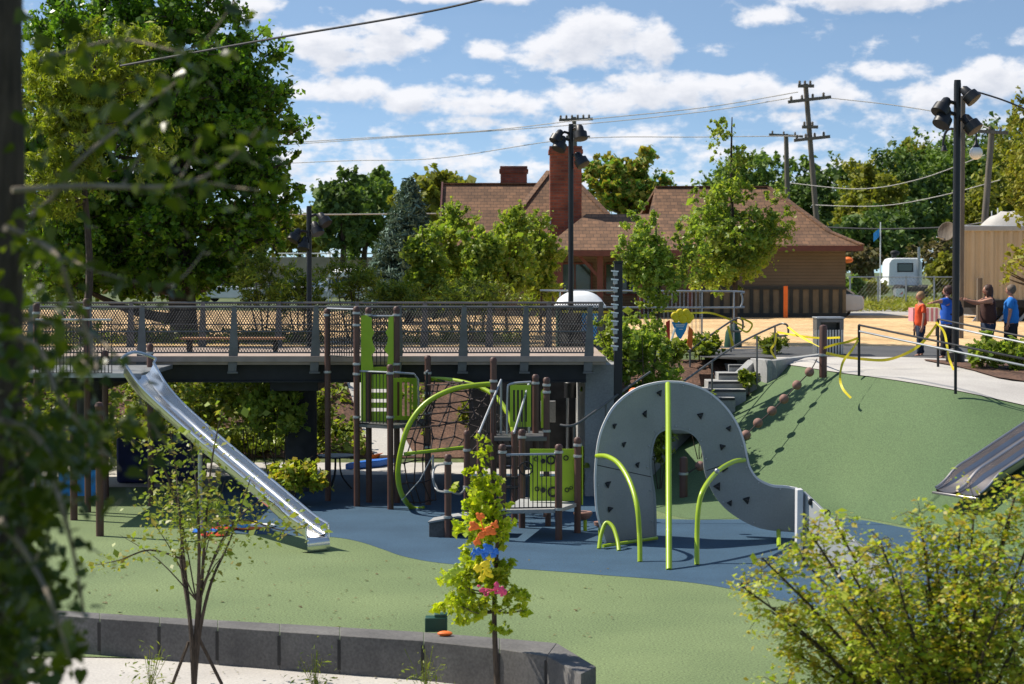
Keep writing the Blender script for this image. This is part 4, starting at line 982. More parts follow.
# portable toilet
Y = 50.0; xa, xb = xat(555,Y), xat(606,Y); z0 = 1.75; t = thing('portable_toilet', 'dark green portable toilet with white domed roof behind the footbridge', 'portable toilet', ((xa+xb)/2,Y,z0))
zr = zat(303,Y); MB().box(xa+.05,xb-.05,Y,Y+1.2,z0,zr).build('cabin', 'dark_green', t, bevel=.02)
mb = MB(); rows = []
for u in np.linspace(0,1,13):
    row = []
    for v in np.linspace(0,1,9):
        hh = (1-abs(2*u-1)**2.6)**.8*(1-abs(2*v-1)**3)**.8 if 0 < u < 1 and 0 < v < 1 else 0
        row.append((xa+(xb-xa)*u, Y-.06+1.3*v, zr-.06+.36*hh))
    rows.append(row)
mb.grid(rows); mb.box(xa,xb,Y-.06,Y+1.24,zr-.12,zr-.062); mb.build('roof', 'white', t)
MB().box(xat(588,Y),xat(602,Y),Y-.03,Y-.005,z0+.2,zr-.16).build('vent_panel', 'black', t); MB().box(xat(590,Y),xat(600,Y),Y-.045,Y-.032,zr-.3,zr-.24).build('vent', 'galv', t)
# banner & poster
Y = 48.0; t = thing('fence_banner', 'dark printed fence banner hung behind the bridge railing under yellow tape', 'banner', at(590,345,Y))
MB().prism([at(562,313,Y),at(622,313,Y),at(622,346,Y),at(562,346,Y)], (0,.02,0)).build('cloth', 'banner_dark', t)
MB().prism([at(562,332,Y-.01),at(586,344,Y-.01),at(562,344,Y-.01)], (0,.008,0)).build('pale_print', 'pale_plaster', t)
for p in (561,592,623): MB().tube([at(p,310,Y+.04), Vector((at(p,350,Y).x,Y+.04,drop(at(p,350,Y).x,Y+.04)-.05))], .025, 8).build('stake', 'grey_steel', t)
t = thing('blue_poster', 'bright blue printed poster with pale marks on the dark banner', 'poster', at(592,345,Y-.05))
MB().prism([at(582,313,Y-.04),at(602,313,Y-.04),at(602,339,Y-.04),at(582,339,Y-.04)], (0,.012,0)).build('sheet', 'sky_blue', t)
MB().prism([at(582,332,Y-.05),at(590,332,Y-.05),at(590,342,Y-.05),at(582,342,Y-.05)], (0,.008,0)).build('purple_corner', 'navy', t)
mb = MB()
for a,b_,c_,d_ in ((586,316,588,321),(584,323,588,324),(594,316,600,317.2),(596,319,601,320.5),(595,322,599,323.5),(595.5,325,600,326)): mb.prism([at(a,b_,Y-.052),at(c_,b_,Y-.052),at(c_,d_,Y-.052),at(a,d_,Y-.052)], (0,.006,0))
mb.build('pale_marks', 'white', t)
# painted board behind the young tree
Y = 46.6; t = thing('painted_board', 'cut out board painted yellow, blue and red standing behind the young tree by the stairs', 'board', at(681,352,Y))
MB().prism([at(672,322,Y),at(688,322,Y),at(686,330,Y),at(681,339,Y),at(678,338,Y),at(675,331,Y)], (0,.04,0)).build('blue_shield', 'sky_blue', t)
mb = MB()
for a,b_,r_ in ((675,316,.1),(680,313,.1),(686,313,.1),(690,317,.1),(683,319,.11),(676,320,.07),(689,321,.06)): mb.ball(at(a,b_,Y-.02), r_, .03, r_, 10)
mb.build('yellow_petals', 'yellow', t)
MB().prism([at(666,322,Y+.05),at(670,320,Y+.05),at(670,352,Y+.05),at(666,350,Y+.05)], (0,.03,0)).build('red_strip', 'red', t)
MB().prism([at(689,326,Y+.05),at(693,330,Y+.05),at(692,350,Y+.05),at(687,345,Y+.05)], (0,.03,0)).build('orange_strip', 'orange', t)
MB().tube([at(671,342,Y),at(675,328,Y)], .03, 6).tube([at(679,340,Y),at(677,352,Y)], .03, 6).build('white_legs', 'white', t)
mb = MB()
for a,b_,c_,d_ in ((675,324.5,685,325.3),(676,326.5,684,327.1),(679,329,683,329.6)): mb.prism([at(a,b_,Y-.012),at(c_,b_,Y-.012),at(c_,d_,Y-.012),at(a,d_,Y-.012)], (0,.008,0))
mb.build('pale_marks', 'white', t)
# watering bag
b = gr(733,349,2.6); single(MB().lathe(b, [(.22,0),(.24,.1),(.2,.45),(.12,.62),(.07,.66)], 16), 'watering_bag', 'dark_green', 'dark green watering bag wrapped round the base of the tall young tree', 'watering bag')
# survey stake
b = gr(785.5,318,UP); single(MB().bar(b, b+Vector((0,0,zat(286,b.y)-b.z)), .18, .06), 'survey_stake', 'orange', 'thin orange stake standing in the straw in front of the depot wall', 'stake')
# draped bin near the child
b = gr(926,349,UP); t = thing('draped_table', 'low table draped with pale pink and white striped cloth behind the walkers', 'table', b)
Yb = 62.0; xa, xb = xat(913,Yb), xat(940,Yb); zt = zat(308,Yb)
for i in range(6):
    MB().box(xa+(xb-xa)*i/6, xa+(xb-xa)*(i+.55)/6, Yb, Yb+.7, zt-.42, zt).build('cloth_stripe', 'pale_pink', t)
    MB().box(xa+(xb-xa)*(i+.55)/6+.002, xa+(xb-xa)*(i+1)/6-.002, Yb, Yb+.7, zt-.42, zt-.001).build('cloth_stripe', 'white', t)
for lx in (xa+.05, xb-.1): MB().box(lx,lx+.05,Yb+.1,Yb+.15,UP,zt-.42).build('leg', 'dark_steel', t)
# toys
A = gr(436,632,.45); t = single(MB().box(A.x-.13,A.x+.13,A.y-.02,A.y+.16,.45,.62).box(A.x-.02,A.x+.13,A.y,A.y+.14,.62,.66), 'toy_box', 'dark_green', 'small dark green toy box left on the seat wall', 'toy', bevel=.01)
single(MB().ball(gr(445,636,.45)+Vector((0,0,.03)), .09,.06,.03), 'toy_scoop', 'orange', 'small orange toy scoop beside the green box on the seat wall', 'toy')
single(MB().ball(gr(590,493)+Vector((0,0,.08)), .35,.2,.12), 'green_cushion', 'toy_green', 'bright green rounded toy lying at the planting edge left of the arch', 'toy')
MBX = MB().ball(at(634,392,36.2), .10,.08,.08); single(MBX, 'orange_ball', 'orange', 'orange ball just visible over the top left of the arch', 'ball')
# colourful cloth flowers tied in the small tree
for nm, m_, pts, lab in (('cloth_bow','orange',[(480,518,.10),(474,527,.11),(490,530,.12),(483,536,.10),(478,541,.09),(495,524,.08)],'orange cloth bow tied highest in the small yellow green tree'),
    ('cloth_bow','blue',[(480,551,.10),(489,548,.13),(495,554,.10),(484,557,.07),(474,553,.07)],'blue cloth bow below the orange one in the small tree'),
    ('cloth_bow','yellow',[(485,565,.11),(478,570,.11),(488,573,.10),(483,578,.09),(490,560,.07)],'yellow cloth bow below the blue one in the small tree'),
    ('cloth_bow','pink',[(497,585,.09),(503,590,.10),(481,588,.06),(487,593,.05),(499,594,.06)],'pink cloth bow lowest in the small tree'),
    ('cloth_bow','lime',[(455,572,.12),(448,577,.09),(459,567,.07)],'lime cloth bow on the left side of the small tree')):
    mb = MB(); ctr = (sum(p[0] for p in pts)/len(pts), sum(p[1] for p in pts)/len(pts))
    for (a,b_,r_) in pts:
        mb.tube([at(a,b_,21.6), at(*ctr,21.6)], .006, 4)
        for q_ in range(5): mb.ball(at(a+random.uniform(-3,3),b_+random.uniform(-3,3),21.55), r_*.36, r_*.13, r_*.22, 8, Matrix.Rotation(random.uniform(-1.5,1.5),4,'Y'))
    single(mb, nm, m_, lab, 'bow', 'coloured cloth bows in the small tree')
# play mat
t = thing('play_mat', 'play mat of red, blue and yellow patches behind the thin sapling', 'mat', gr(235,528,.02))
for (a,b_,rx,m_) in ((207,531,.30,'blue'),(222,529,.28,'red'),(236,527,.3,'sky_blue'),(250,528,.28,'orange'),(262,526,.25,'white'),(228,524,.2,'pink'),(246,523,.22,'yellow'),(215,535,.25,'red')):
    MB().lathe(gr(a,b_,.008+.004*(a%5)), [(rx*.9,0),(rx,.004),(rx,.02),(.001,.024)], 20).build('patch', m_, t)
# blue tarpaulins at left and under bridge
t = single(MB().prism([at(58,472,41.5),at(96,470,41.5),at(95,506,41.5),at(62,512,41.5)], (0,.06,0)), 'tarpaulin', 'sky_blue', 'bright blue tarpaulin hung under the left part of the footbridge', 'tarpaulin')
single(MB().box(xat(115,44),xat(198,44),44,45.2,0,1.0), 'covered_stack', 'navy', 'navy blue covered stack under the footbridge behind the steel slide', 'covered stack', bevel=.06)
for a,b_,c_,m_,lab in ((345,470,380,'blue','blue padded mat lying on the pavement beyond the footbridge'),(371,461,392,'orange','orange padded mat on top of the grey slab beyond the footbridge')):
    A = gr(a,b_); B = gr(c_,b_-3); single(MB().prism([A,B,B+Vector((.3,.8,0)),A+Vector((.5,1.0,0))], (0,0,.16)), 'padded_mat', m_, lab, 'mat', bevel=.03)
# picnic table under the bridge
b = gr(337,489); t = thing('cafe_table', 'small round metal table with bent legs under the footbridge', 'table', b)
MB().lathe((b.x,b.y,.70), [(.42,0),(.43,.015),(.42,.03)], 24).build('table_top', 'galv', t)
for k in range(3):
    a = k*2.1; MB().tube(bez([(b.x+.06*math.cos(a),b.y+.06*math.sin(a),.69),(b.x+.1*math.cos(a),b.y+.1*math.sin(a),.3),(b.x+.32*math.cos(a),b.y+.32*math.sin(a),0)],4), .02, 6).build('leg', 'dark_steel', t)


# ================================================================= DEPOT
dp = thing('depot', 'low brown building with red brown shingle roofs and two brick chimneys', 'building', (5, 88, UP))
def X(px, Y): return xat(px, Y)
def Zp(py, Y): return zat(py, Y)
def quad(mb, *p): mb.add([Vector(q) for q in p], [tuple(range(len(p)))])
def roofpart(nm, quads, m='roof', th=.12):
    mb = MB()
    for q in quads:
        q = [Vector(v) for v in q]; mb.prism([v-Vector((0,0,th)) for v in q], (0,0,th))
    return mb.build(nm, m, dp, smooth=False)
# right wing
ez = Zp(245.5,86); rz = Zp(187,91); xe = X(862,86); xr = X(768,91); xl = X(655,91); xel = X(632,86)
bz = ez+(rz-ez)*.22; by_ = 86+1.4; 
bx = xe-1.15; bxl = xel+1.0
roofpart('roof', [[(xel,86,ez),(xe,86,ez),(bx,by_,bz),(bxl,by_,bz)], [(bxl,by_,bz),(bx,by_,bz),(xr,91,rz),(xl,91,rz)],
    [(xe,86,ez),(xe,96,ez),(bx,94.6,bz),(bx,by_,bz)], [(bx,by_,bz),(bx,94.6,bz),(xr,91,rz)], [(xel,96,ez),(bxl,94.6,bz),(bxl,by_,bz),(xel,86,ez)], [(bxl,by_,bz),(bxl,94.6,bz),(xl,91,rz)],
    [(xe,96,ez),(xel,96,ez),(xl,91,rz),(xr,91,rz)]])
MB().box(xel,xe,85.97,86.02,ez-.24,ez-.0).box(xe-.0,xe+.05,86,96,ez-.24,ez).build('fascia', 'red_trim', dp)
MB().box(xel+.3,xe-.05,86.05,95.9,ez-.2,ez-.14).build('soffit', 'red_trim', dp)
wx0, wx1 = X(662,87), X(845.5,87)
MB().box(wx0,wx1,87,95,UP-.3,ez-.2).build('wall', 'brown_wall', dp)
# board and batten apron
mb = MB().box(X(690,86.9),wx1+.0,86.86,86.985,UP-.2,Zp(288,86.9)); mb.build('apron_panel', 'tan_panel', dp)
mb = MB().box(X(690,86.9),wx1+.02,86.80,86.855,Zp(289.5,86.9),Zp(287,86.9)).box(X(690,86.9),wx1+.02,86.80,86.855,UP-.1,UP+.18)
x = X(692,86.9)
while x < wx1: mb.box(x-.075,x+.075,86.81,86.857,UP+.182,Zp(289.6,86.9)); x += .43
mb.build('apron_batten', 'batten', dp)
# main hip, left gable, porch
mz_ = Zp(250,88); apx, apz = X(549,93), Zp(171.5,93); apx2 = X(566,93)
a0, a1 = X(489,88), X(642,88)
roofpart('roof', [[(a0,88,mz_),(a1,88,mz_),(apx2,93,apz),(apx,93,apz)], [(a1,88,mz_),(a1,98,mz_),(apx2,93,apz)], [(a0,98,mz_),(a0,88,mz_),(apx,93,apz)], [(a1,98,mz_),(a0,98,mz_),(apx,93,apz),(apx2,93,apz)]])
gx0, gx1 = X(443,94.7), X(549,94.7); gz = Zp(184,94.7)
roofpart('roof', [[(gx0,90.0,mz_),(gx1,90.0,mz_),(gx1,94.7,gz),(gx0,94.7,gz)], [(gx1,99.4,mz_),(gx0,99.4,mz_),(gx0,94.7,gz),(gx1,94.7,gz)]])
MB().add([(gx0+.25,90.5,mz_-.1),(gx0+.25,98.9,mz_-.1),(gx0+.25,94.7,gz-.15)], [(0,1,2)]).build('gable_wall', 'brown_wall', dp)
MB().bar((gx0-.02,89.95,mz_-.02),(gx0-.02,94.7,gz),.08,.25).build('barge_board', 'red_trim', dp)
p0, p1 = X(541,84.5), X(712,84.5); pz0 = Zp(250,84.5); pz1 = Zp(214,88.4)
roofpart('porch_roof', [[(p0,84.5,pz0),(p1,84.5,pz0),(p1,88.4,pz1),(X(586,88.4),88.4,pz1)], [(p0,84.5,pz0),(X(586,88.4),88.4,pz1),(X(560,89.5),89.5,mz_+.6),(p0,89,pz0)], [(X(586,88.4),88.4,pz1),(p1,88.4,pz1),(p1,91,pz1),(X(586,90),90.5,pz1)]])
MB().box(p0,p1,84.44,84.49,pz0-.26,pz0-.02).box(p0-.05,p0,84.5,89,pz0-.26,pz0-.02).build('fascia', 'red_trim', dp)
MB().box(p0+.1,p1,84.55,88.9,pz0-.2,pz0-.15).build('soffit', 'red_trim', dp)
MB().box(X(447,91),X(495,91),91,98.5,UP-.3,mz_-.1).box(X(495,89)+.01,X(700,89),88.9,96,UP-.3,mz_-.1).build('wall', 'brown_wall', dp)
for px_ in (560,600,640,690):
    x = X(px_,85); MB().box(x-.12,x+.12,84.9,85.14,UP-.1,pz0-.2).build('porch_post', 'red_trim', dp)
    MB().bar((x,85.02,UP+1.7),(x-.9,85.02,pz0-.22),.12,.12).build('brace', 'red_trim', dp)
for px_ in (575,622,668):
    x = X(px_,88.8); w_ = MB().box(x-.7,x+.7,88.84,88.89,UP+1.0,UP+2.3).build('window', 'glass_dark', dp)
    MB().box(x-.78,x-.7,88.82,88.9,UP+.95,UP+2.35).box(x+.7,x+.78,88.82,88.9,UP+.95,UP+2.35).box(x-.7,x+.7,88.82,88.9,UP+2.3,UP+2.38).box(x-.7,x+.7,88.82,88.9,UP+.92,UP+1.0).box(x-.03,x+.03,88.82,88.838,UP+1.0,UP+2.3).build('frame', 'red_trim', w_)
def chimney(px0, px1, pyt, Y, zb, dpt):
    c0, c1, zt = X(px0,Y), X(px1,Y), Zp(pyt,Y); c = MB().box(c0,c1,Y,Y+dpt,zb,zt-.1).build('chimney', 'brick', dp)
    MB().box(c0-.06,c1+.06,Y-.06,Y+dpt+.06,zt-.32,zt-.15).box(c0-.02,c1+.02,Y-.02,Y+dpt+.02,zt-.149,zt).build('chimney_cap', 'brick', c)
    return c
c = chimney(550,581.5,146,88.6,mz_,1.5)
MB().box(X(546,88.5),X(551,88.5),88.5,88.9,Zp(224,88.5),Zp(217,88.5)).build('flashing', 'galv', c)
chimney(500.5,527,166,96.2,mz_,1.2)
# ridge caps
for a, b in (((apx,93,apz+.02),(a0,88,mz_+.02)), ((apx2,93,apz+.02),(a1,88,mz_+.02)), ((gx0,94.7,gz+.02),(gx1,94.7,gz+.02)), ((xr,91,rz+.02),(bx,by_,bz+.02)), ((bx,by_,bz+.02),(xe,86,ez+.03)), ((xl,91,rz+.02),(xr,91,rz+.02))):
    MB().bar(a, b, .28, .06).build('ridge_cap', 'roof', dp)

# ---- corrugated trailer building at the right edge
Y = 80.0; t = thing('corrugated_shed', 'tall beige corrugated metal shed wall standing behind the walkers', 'shed', (X(1040,Y),Y,UP))
xa, xb = X(962,Y), X(1290,Y); zt = Zp(231,Y); zb = UP+.85
n = int((xb-xa)/.095); prof = [(xa+i*.095, [0,.0,.09,.09][i%4]) for i in range(n)]
MB().grid([[(x_, Y+d, zb), (x_, Y+d, zt)] for x_, d in prof]).build('corrugated_wall', 'corrugated', t, smooth=False)
MB().prism([(xa,Y+.12,zb),(xb,Y+.12,zb),(xb,Y+.12,zt-.02),(xa,Y+.12,zt-.02)], (xa/Y*9,9,0)).build('shed_body', 'corrugated', t)
MB().prism([(xa-.08,Y-.06,zt),(xb,Y-.06,zt),(xb,Y-.06,zt+.22),(xa-.08,Y-.06,zt+.22)], (xa/Y*9.1,9.1,0)).build('roof_edge', 'arch_light', t, bevel=.03)
MB().box(xa-.03,xb,Y-.05,Y+.1,zb-.3,zb-.003).box(xa+1.5,xb,Y+.4,Y+8,zb-.7,zb-.302).build('sill_frame', 'dark_steel', t)
for px_ in (975,1000,1020):
    x = X(px_,Y); MB().bar((x,Y+.3,UP-.05),(x+.5,Y+.3,zb-.3),.12,.12).build('stand', 'galv', t)
MB().tube([(X(977,Y),Y-.4,UP),(X(977,Y),Y-.4,Zp(278,Y))], .12, 8).build('downpipe', 'wood_pole', t)
# white sheeted pile behind
Y = 100.0; t = thing('sheeted_heap', 'grey white sheeted heap rising behind the corrugated shed roof', 'heap', (X(1010,Y),Y,UP)); rows = []
for u in np.linspace(0,1,14):
    rows.append([(X(975,Y)+(X(1075,Y)-X(975,Y))*u, Y+3*v, UP+3.2+(Zp(209,Y)-UP-3.2)*max(0,math.sin(math.pi*min(1,u*1.15))**.6)*(1-abs(2*v-1)**3)+random.uniform(-.08,.08)) for v in np.linspace(0,1,6)])
mb = MB().grid(rows); mb.box(X(975,Y),X(1075,Y),Y+.02,Y+2.98,UP,UP+3.25); mb.build('sheeting', 'pavement', t)

# ---- white truck cab
Y = 140.0; zg = UP; t = thing('truck_cab', 'white truck tractor cab seen from behind, parked at the far side of the gravel yard', 'truck', (X(905,Y),Y,zg))
xa, xb = X(888.5,Y), X(922,Y); zt = Zp(258,Y); zb = Zp(286,Y)
mb = MB(); prof = [(xa,zb),(xa,zt-.35),(xa+.15,zt-.08),(xa+.4,zt),(xb-.4,zt),(xb-.15,zt-.08),(xb,zt-.35),(xb,zb)]
mb.prism([(a,Y,b) for a,b in prof], (0,2.4,0)); mb.build('cab', 'white', t, bevel=.08)
w_ = MB().box(X(898,Y),X(912,Y),Y-.02,Y-.003,Zp(271,Y),Zp(264,Y)).build('rear_window', 'glass_dark', t); MB().box(X(897,Y),X(913,Y),Y-.015,Y-.001,Zp(272,Y),Zp(263,Y)).build('window_frame', 'dark_steel', t)
MB().box(xa+.3,xb-.1,Y-3.4,Y+.2,zb-.35,zb-.05).build('chassis', 'dark_steel', t)
for x_ in (xa+.15, xb-.5):
    for yy in (Y-2.6,Y-1.3):
        wh = MB().lathe((x_,yy,zg+.52), [(.001,0),(.5,.01),(.52,.06),(.52,.3),(.5,.35),(.001,.36)], 20, (1,0,0)).build('wheel', 'tyre', t)
        MB().lathe((x_-.01,yy,zg+.52), [(.26,0),(.24,.03)], 14, (1,0,0)).build('rim', 'galv', wh)
MB().tube([(X(918,Y),Y-.2,zb),(X(918,Y),Y-.2,Zp(247,Y))], .09, 8).build('exhaust', 'galv', t)
MB().ball((xa-.1,Y+1.4,Zp(287,Y)), .35,.7,.6).build('fender', 'white', t)
MB().box(X(893,Y),X(897,Y),Y+.3,Y+.7,zt,zt+.3).ball((X(896,Y),Y+.5,zt+.35),.35,.2,.2,8).build('roof_gear', 'dark_steel', t)
Y = 134; t = thing('yard_sign', 'small white board with a red mark standing in the weeds before the truck cab', 'sign', (X(900,Y),Y,UP))
MB().box(X(895.5,Y),X(904.5,Y),Y,Y+.05,Zp(297,Y),Zp(288.5,Y)).build('board', 'white', t); MB().prism([(X(899,Y),Y-.01,Zp(295,Y)),(X(903,Y),Y-.01,Zp(291,Y)),(X(902.5,Y),Y-.01,Zp(294,Y))],(0,.005,0)).build('red_mark', 'red', t)
MB().box(X(896,Y),X(896.6,Y),Y+.055,Y+.1,UP,Zp(292,Y)).box(X(903.4,Y),X(904,Y),Y+.055,Y+.1,UP,Zp(292,Y)).build('stake', 'wood_pole', t)

# ---- cars
def car(label, x, y, z, L_, yaw, m, group=None, blue=False):
    t = thing('parked_car', label, 'car', (0,0,0), group)
    W_ = .88
    low = [(0,.32),(0,.75),(.12,.86),(L_*.22,.98),(L_*.30,1.02),(L_*.86,1.0),(L_*.98,.92),(L_,.75),(L_,.34),(L_*.93,.24),(.08,.24)]
    up_ = [(L_*.24,.98),(L_*.40,1.42),(L_*.52,1.5),(L_*.74,1.47),(L_*.90,1.0)]
    b_ = MB(); b_.prism([(a,-W_,c) for a,c in low], (0,2*W_,0)); b_.build('body', m, t, bevel=.06)
    mb = MB(); mb.add([Vector((a,-W_+.06+(c-.98)*.28,c)) for a,c in up_]+[Vector((a,W_-.06-(c-.98)*.28,c)) for a,c in up_], [(0,1,2,3,4),(9,8,7,6,5),(0,5,6,1),(1,6,7,2),(2,7,8,3),(3,8,9,4)]); g_ = mb.build('windows', 'glass_dark', t)
    MB().add([Vector((a,-W_+.20,c+.015)) for a,c in up_[1:4]]+[Vector((a,W_-.20,c+.015)) for a,c in up_[1:4]], [(0,1,4,3),(1,2,5,4)]).build('roof', m, t)
    for s_ in (-1,1):
        MB().bar((up_[0][0],s_*(W_-.06),1.0),(up_[1][0],s_*(W_-.18),1.43),.07,.07).bar((L_*.57,s_*(W_-.055),1.0),(L_*.57,s_*(W_-.2),1.48),.07,.05).bar((up_[4][0],s_*(W_-.06),1.0),(up_[3][0],s_*(W_-.18),1.46),.09,.07).build('pillars', m, t)
        for xx in (L_*.18, L_*.80):
            wh = MB().lathe((xx,s_*(W_-.17)-.1,.31), [(.001,0),(.29,.005),(.31,.04),(.31,.17),(.29,.2),(.001,.205)], 20, (0,1,0)).build('wheel', 'tyre', t)
            MB().lathe((xx,s_*(W_-.17)-.1-.012+(.22 if s_ > 0 else 0),.31), [(.18,0),(.17,.01)], 14, (0,1,0)).build('rim', 'galv', wh)
        MB().ball((.03,s_*.62,.72), .05,.16,.09,8).build('headlight', 'glass_globe', t); MB().ball((L_-.03,s_*.66,.78), .05,.12,.1,8).build('tail_light', 'red', t)
    t.location = (x,y,z); t.rotation_euler = (0,0,yaw); return t
car('white car half hidden behind the right corner of the depot', X(858,89)-4.3, 88.3, UP, 4.3, 0, 'car_white')
for i, (px_, y_, m_, lb) in enumerate([(262,128,'car_white','white car in the far lot under the big dark tree'),(300,132,'car_white','white car in the far lot left of the slim light pole'),(330,126,'galv','silver car in the far lot right of the slim light pole'),(352,134,'car_white','white car in the far lot beside the white tent')]):
    car(lb, X(px_,y_), y_, UP, 4.4, .4 if i%2 else 2.9, m_, 'cars in the far lot')
# white tents far left
for px_, w__, lb in ((347,17,'larger white peaked tent in the far lot left of the blue spruce'),(366,10,'smaller white peaked tent next to the spruce')):
    Y = 120; x = X(px_,Y); r_ = w__*Y/F; t = thing('market_tent', lb, 'tent', (x,Y,UP)); zt = Zp(265 if w__ > 12 else 268,Y); ze = Zp(272,Y)
    mb = MB(); c_ = [(x-r_,Y-r_,ze),(x+r_,Y-r_,ze),(x+r_,Y+r_,ze),(x-r_,Y+r_,ze)]; mb.add(c_+[(x,Y,zt)], [(0,1,4),(1,2,4),(2,3,4),(3,0,4)])
    mb.box(x-r_,x+r_,Y-r_-.02,Y-r_,ze-.3,ze).box(x-r_,x+r_,Y+r_,Y+r_+.02,ze-.3,ze); mb.build('canopy', 'white', t)
    for a,b_,_ in c_: MB().tube([(a,b_,UP),(a,b_,ze)], .04, 6).build('leg', 'galv', t)
Y = 160; t = thing('boundary_wall', 'long pale tan retaining wall with white railing at the far left beyond the cars', 'wall', (X(330,Y),Y,UP))
MB().box(X(150,Y),X(425,Y),Y,Y+.5,UP-.1,Zp(257,Y)).build('wall_face', 'pale_plaster', t)
MB().tube([(X(150,Y),Y,Zp(253.5,Y)),(X(425,Y),Y,Zp(253.5,Y))], .06, 6).build('rail', 'white', t)
for p in range(150,426,12): MB().tube([(X(p,Y),Y+.1,Zp(258,Y)),(X(p,Y),Y+.1,Zp(253.5,Y))], .05, 5).build('rail_post', 'white', t)
Y = 112; t = thing('wire_fence', 'low grey chain fence with galvanised posts between the gravel yard and the truck', 'fence', (X(905,Y),Y,UP))
MB().tube([(X(848,Y),Y,Zp(277,Y)),(X(1000,Y),Y,Zp(277,Y))], .035, 6).build('top_rail', 'galv', t)
for p in range(850,1000,28): MB().tube([(X(p,Y),Y,UP-.1),(X(p,Y),Y,Zp(276,Y))], .05, 6).build('post', 'galv', t)
mb = MB(); x = X(848,Y); h_ = Zp(277,Y)-UP
while x < X(1000,Y): mb.tube([(x,Y,UP),(x+h_*.8,Y,UP+h_)],   .004, 3, False).tube([(x+h_*.8,Y+.01,UP),(x,Y+.01,UP+h_)], .004, 3, False); x += .2
mb.build('wire_mesh', 'grey_steel', t, smooth=False)
# satellite dish + flag poles
Y = 79.0; t = thing('satellite_dish', 'dark grey round satellite dish fixed beside the top left corner of the shed', 'dish', at(948,240,Y)); c_ = at(948,232,Y)
MB().lathe(c_, [(.001,0),(.25,.03),(.38,.1),(.39,.11),(.37,.12),(.25,.06),(.001,.04)], 20, Vector((-.6,-.75,.25))).build('reflector', 'wood_pole', t)
MB().tube([c_+Vector((0,0,-.3)), at(935,237,Y)+Vector((0,-.3,0))], .03, 6).tube([c_, (c_.x+.35,Y+.2,c_.z-.1), (X(959,Y)+.1,Y+.6,c_.z-.1)], .05, 6).build('arm', 'galv', t)
for px_, yt, yb_, lb, fm in ((880,225,272,'white flagpole with small blue flag rising from the bushes beyond the yard','sky_blue'),(991,214,232,'short flagpole with blue and white flag above the shed roof','blue'),(997,211,232,'flagpole with red and blue flag above the shed roof','red')):
    Y = 118; t = thing('flagpole', lb, 'flagpole', (X(px_,Y),Y,UP)); MB().tube([(X(px_,Y),Y,UP),(X(px_,Y),Y,Zp(yt-3,Y))], .035, 6).build('pole', 'white', t)
    z = Zp(yt,Y); mb = MB(); mb.grid([[ (X(px_,Y)-.05-u*.38, Y+.1*math.sin(u*4+v), z-.2-u*.3-v*.5) for v in (0,.5,1)] for u in (0,.33,.66,1)]); mb.build('flag', fm, t, smooth=True)
# red things at the depot corner
t = single(MB().ball((X(847.5,100),100,at(848,260,100).z),.28,.3,.16), 'orange_cover', 'orange', 'orange sheet bundle beyond the depot corner under the roof edge', 'cover')

# ================================================================= UTILITY POLES + WIRES
def upole(label, px, pyt, Y, arms, leanpx=0, r_=.16, base_px=None):
    tp = at(px, pyt, Y); bx_ = X(px+leanpx, Y); t = thing('utility_pole', label, 'utility pole', (bx_,Y,UP)); MB().tube([(bx_,Y,UP-.2),tp], [r_*1.25,r_], 10).build('pole', 'wood_pole', t)
    for (y_, x0_, x1_, sl_, ins) in arms:
        a, b = at(x0_,y_,Y-.25), at(x1_,y_+sl_,Y-.25); ar = MB().bar(a,b,.16,.2).build('crossarm', 'wood_pole', t)
        for k in range(ins): MB().lathe(a.lerp(b, (k+.3)/ins)+Vector((0,0,.1)), [(.05,0),(.10,.05),(.06,.12),(.10,.16),(.03,.26)], 8).build('insulator', 'wood_pole', ar)
    return t
upole('tall wooden utility pole with two long crossarms above the depot right roof', 805.5, 84, 130, [(102,788,831,-5,4),(86,798,814,0,3),(127,802,818,0,2),(140.5,794,830,-4,4)], leanpx=18)
upole('shorter wooden utility pole behind the tall one, crossarm half hidden by trees', 786, 134, 175, [(134.5,769,803,2,3)], leanpx=4, r_=.2)
upole('wooden utility pole just above the big brick chimney, mostly hidden by it', 574, 117, 150, [(120,559,593,-1,6),(137,566,590,0,3)], leanpx=6)
upole('leaning wooden utility pole above the corrugated shed at right', 992, 129, 120, [(131,976,1008,2,3)], leanpx=-14, r_=.18)
single(MB().tube([at(807,178,60),at(806,215,60),(X(806,60),60,UP)], .05, 6), 'thin_post', 'galv', 'thin grey post hidden behind the right wing of the depot', 'post') if False else None
def wire(label, pts, Ys, r_, m='wire'):
    n = len(pts); P = bez([at(a,b_,Ys[0]+(Ys[1]-Ys[0])*i/(n-1)) for i,(a,b_) in enumerate(pts)], 8); single(MB().tube(P, r_, 4), 'overhead_wire', m, label, 'wire', 'overhead wires')
wire('dark near wire crossing the top left sky between the big tree and the picture top', [(120,66),(270,39),(400,17),(480,0),(600,-32)], (40,40), .022)
wire('pale wire from the left to the upper crossarm of the tall utility pole', [(180,150),(340,139.5),(480,131),(573,121),(700,108),(798,92)], (150,130), .03, 'pale_wire')
wire('second pale wire just below the upper one', [(180,152),(340,141),(560,126),(700,112),(790,98)], (150,130), .028, 'pale_wire')
wire('pale wire reaching the lower crossarm above the chimney', [(180,168),(340,161),(440,158),(573,139),(700,137),(800,136)], (152,130), .028, 'pale_wire')
wire('thin wire sagging right from the tall utility pole over the treeline', [(830,98),(900,106),(960,117),(992,130)], (130,120), .028, 'pale_wire')
wire('dark wire leaving the top of the thick black light pole to the right', [(967,89),(1000,99),(1030,111),(1080,132)], (46,46), .02)
wire('pale wire sagging in front of the far treeline at the height of the depot eave', [(790,183),(860,189),(920,179),(985,155)], (130,120), .03, 'pale_wire')
wire('second pale wire lower across the far treeline', [(812,205),(880,206),(940,196),(1000,180)], (130,120), .03, 'pale_wire')
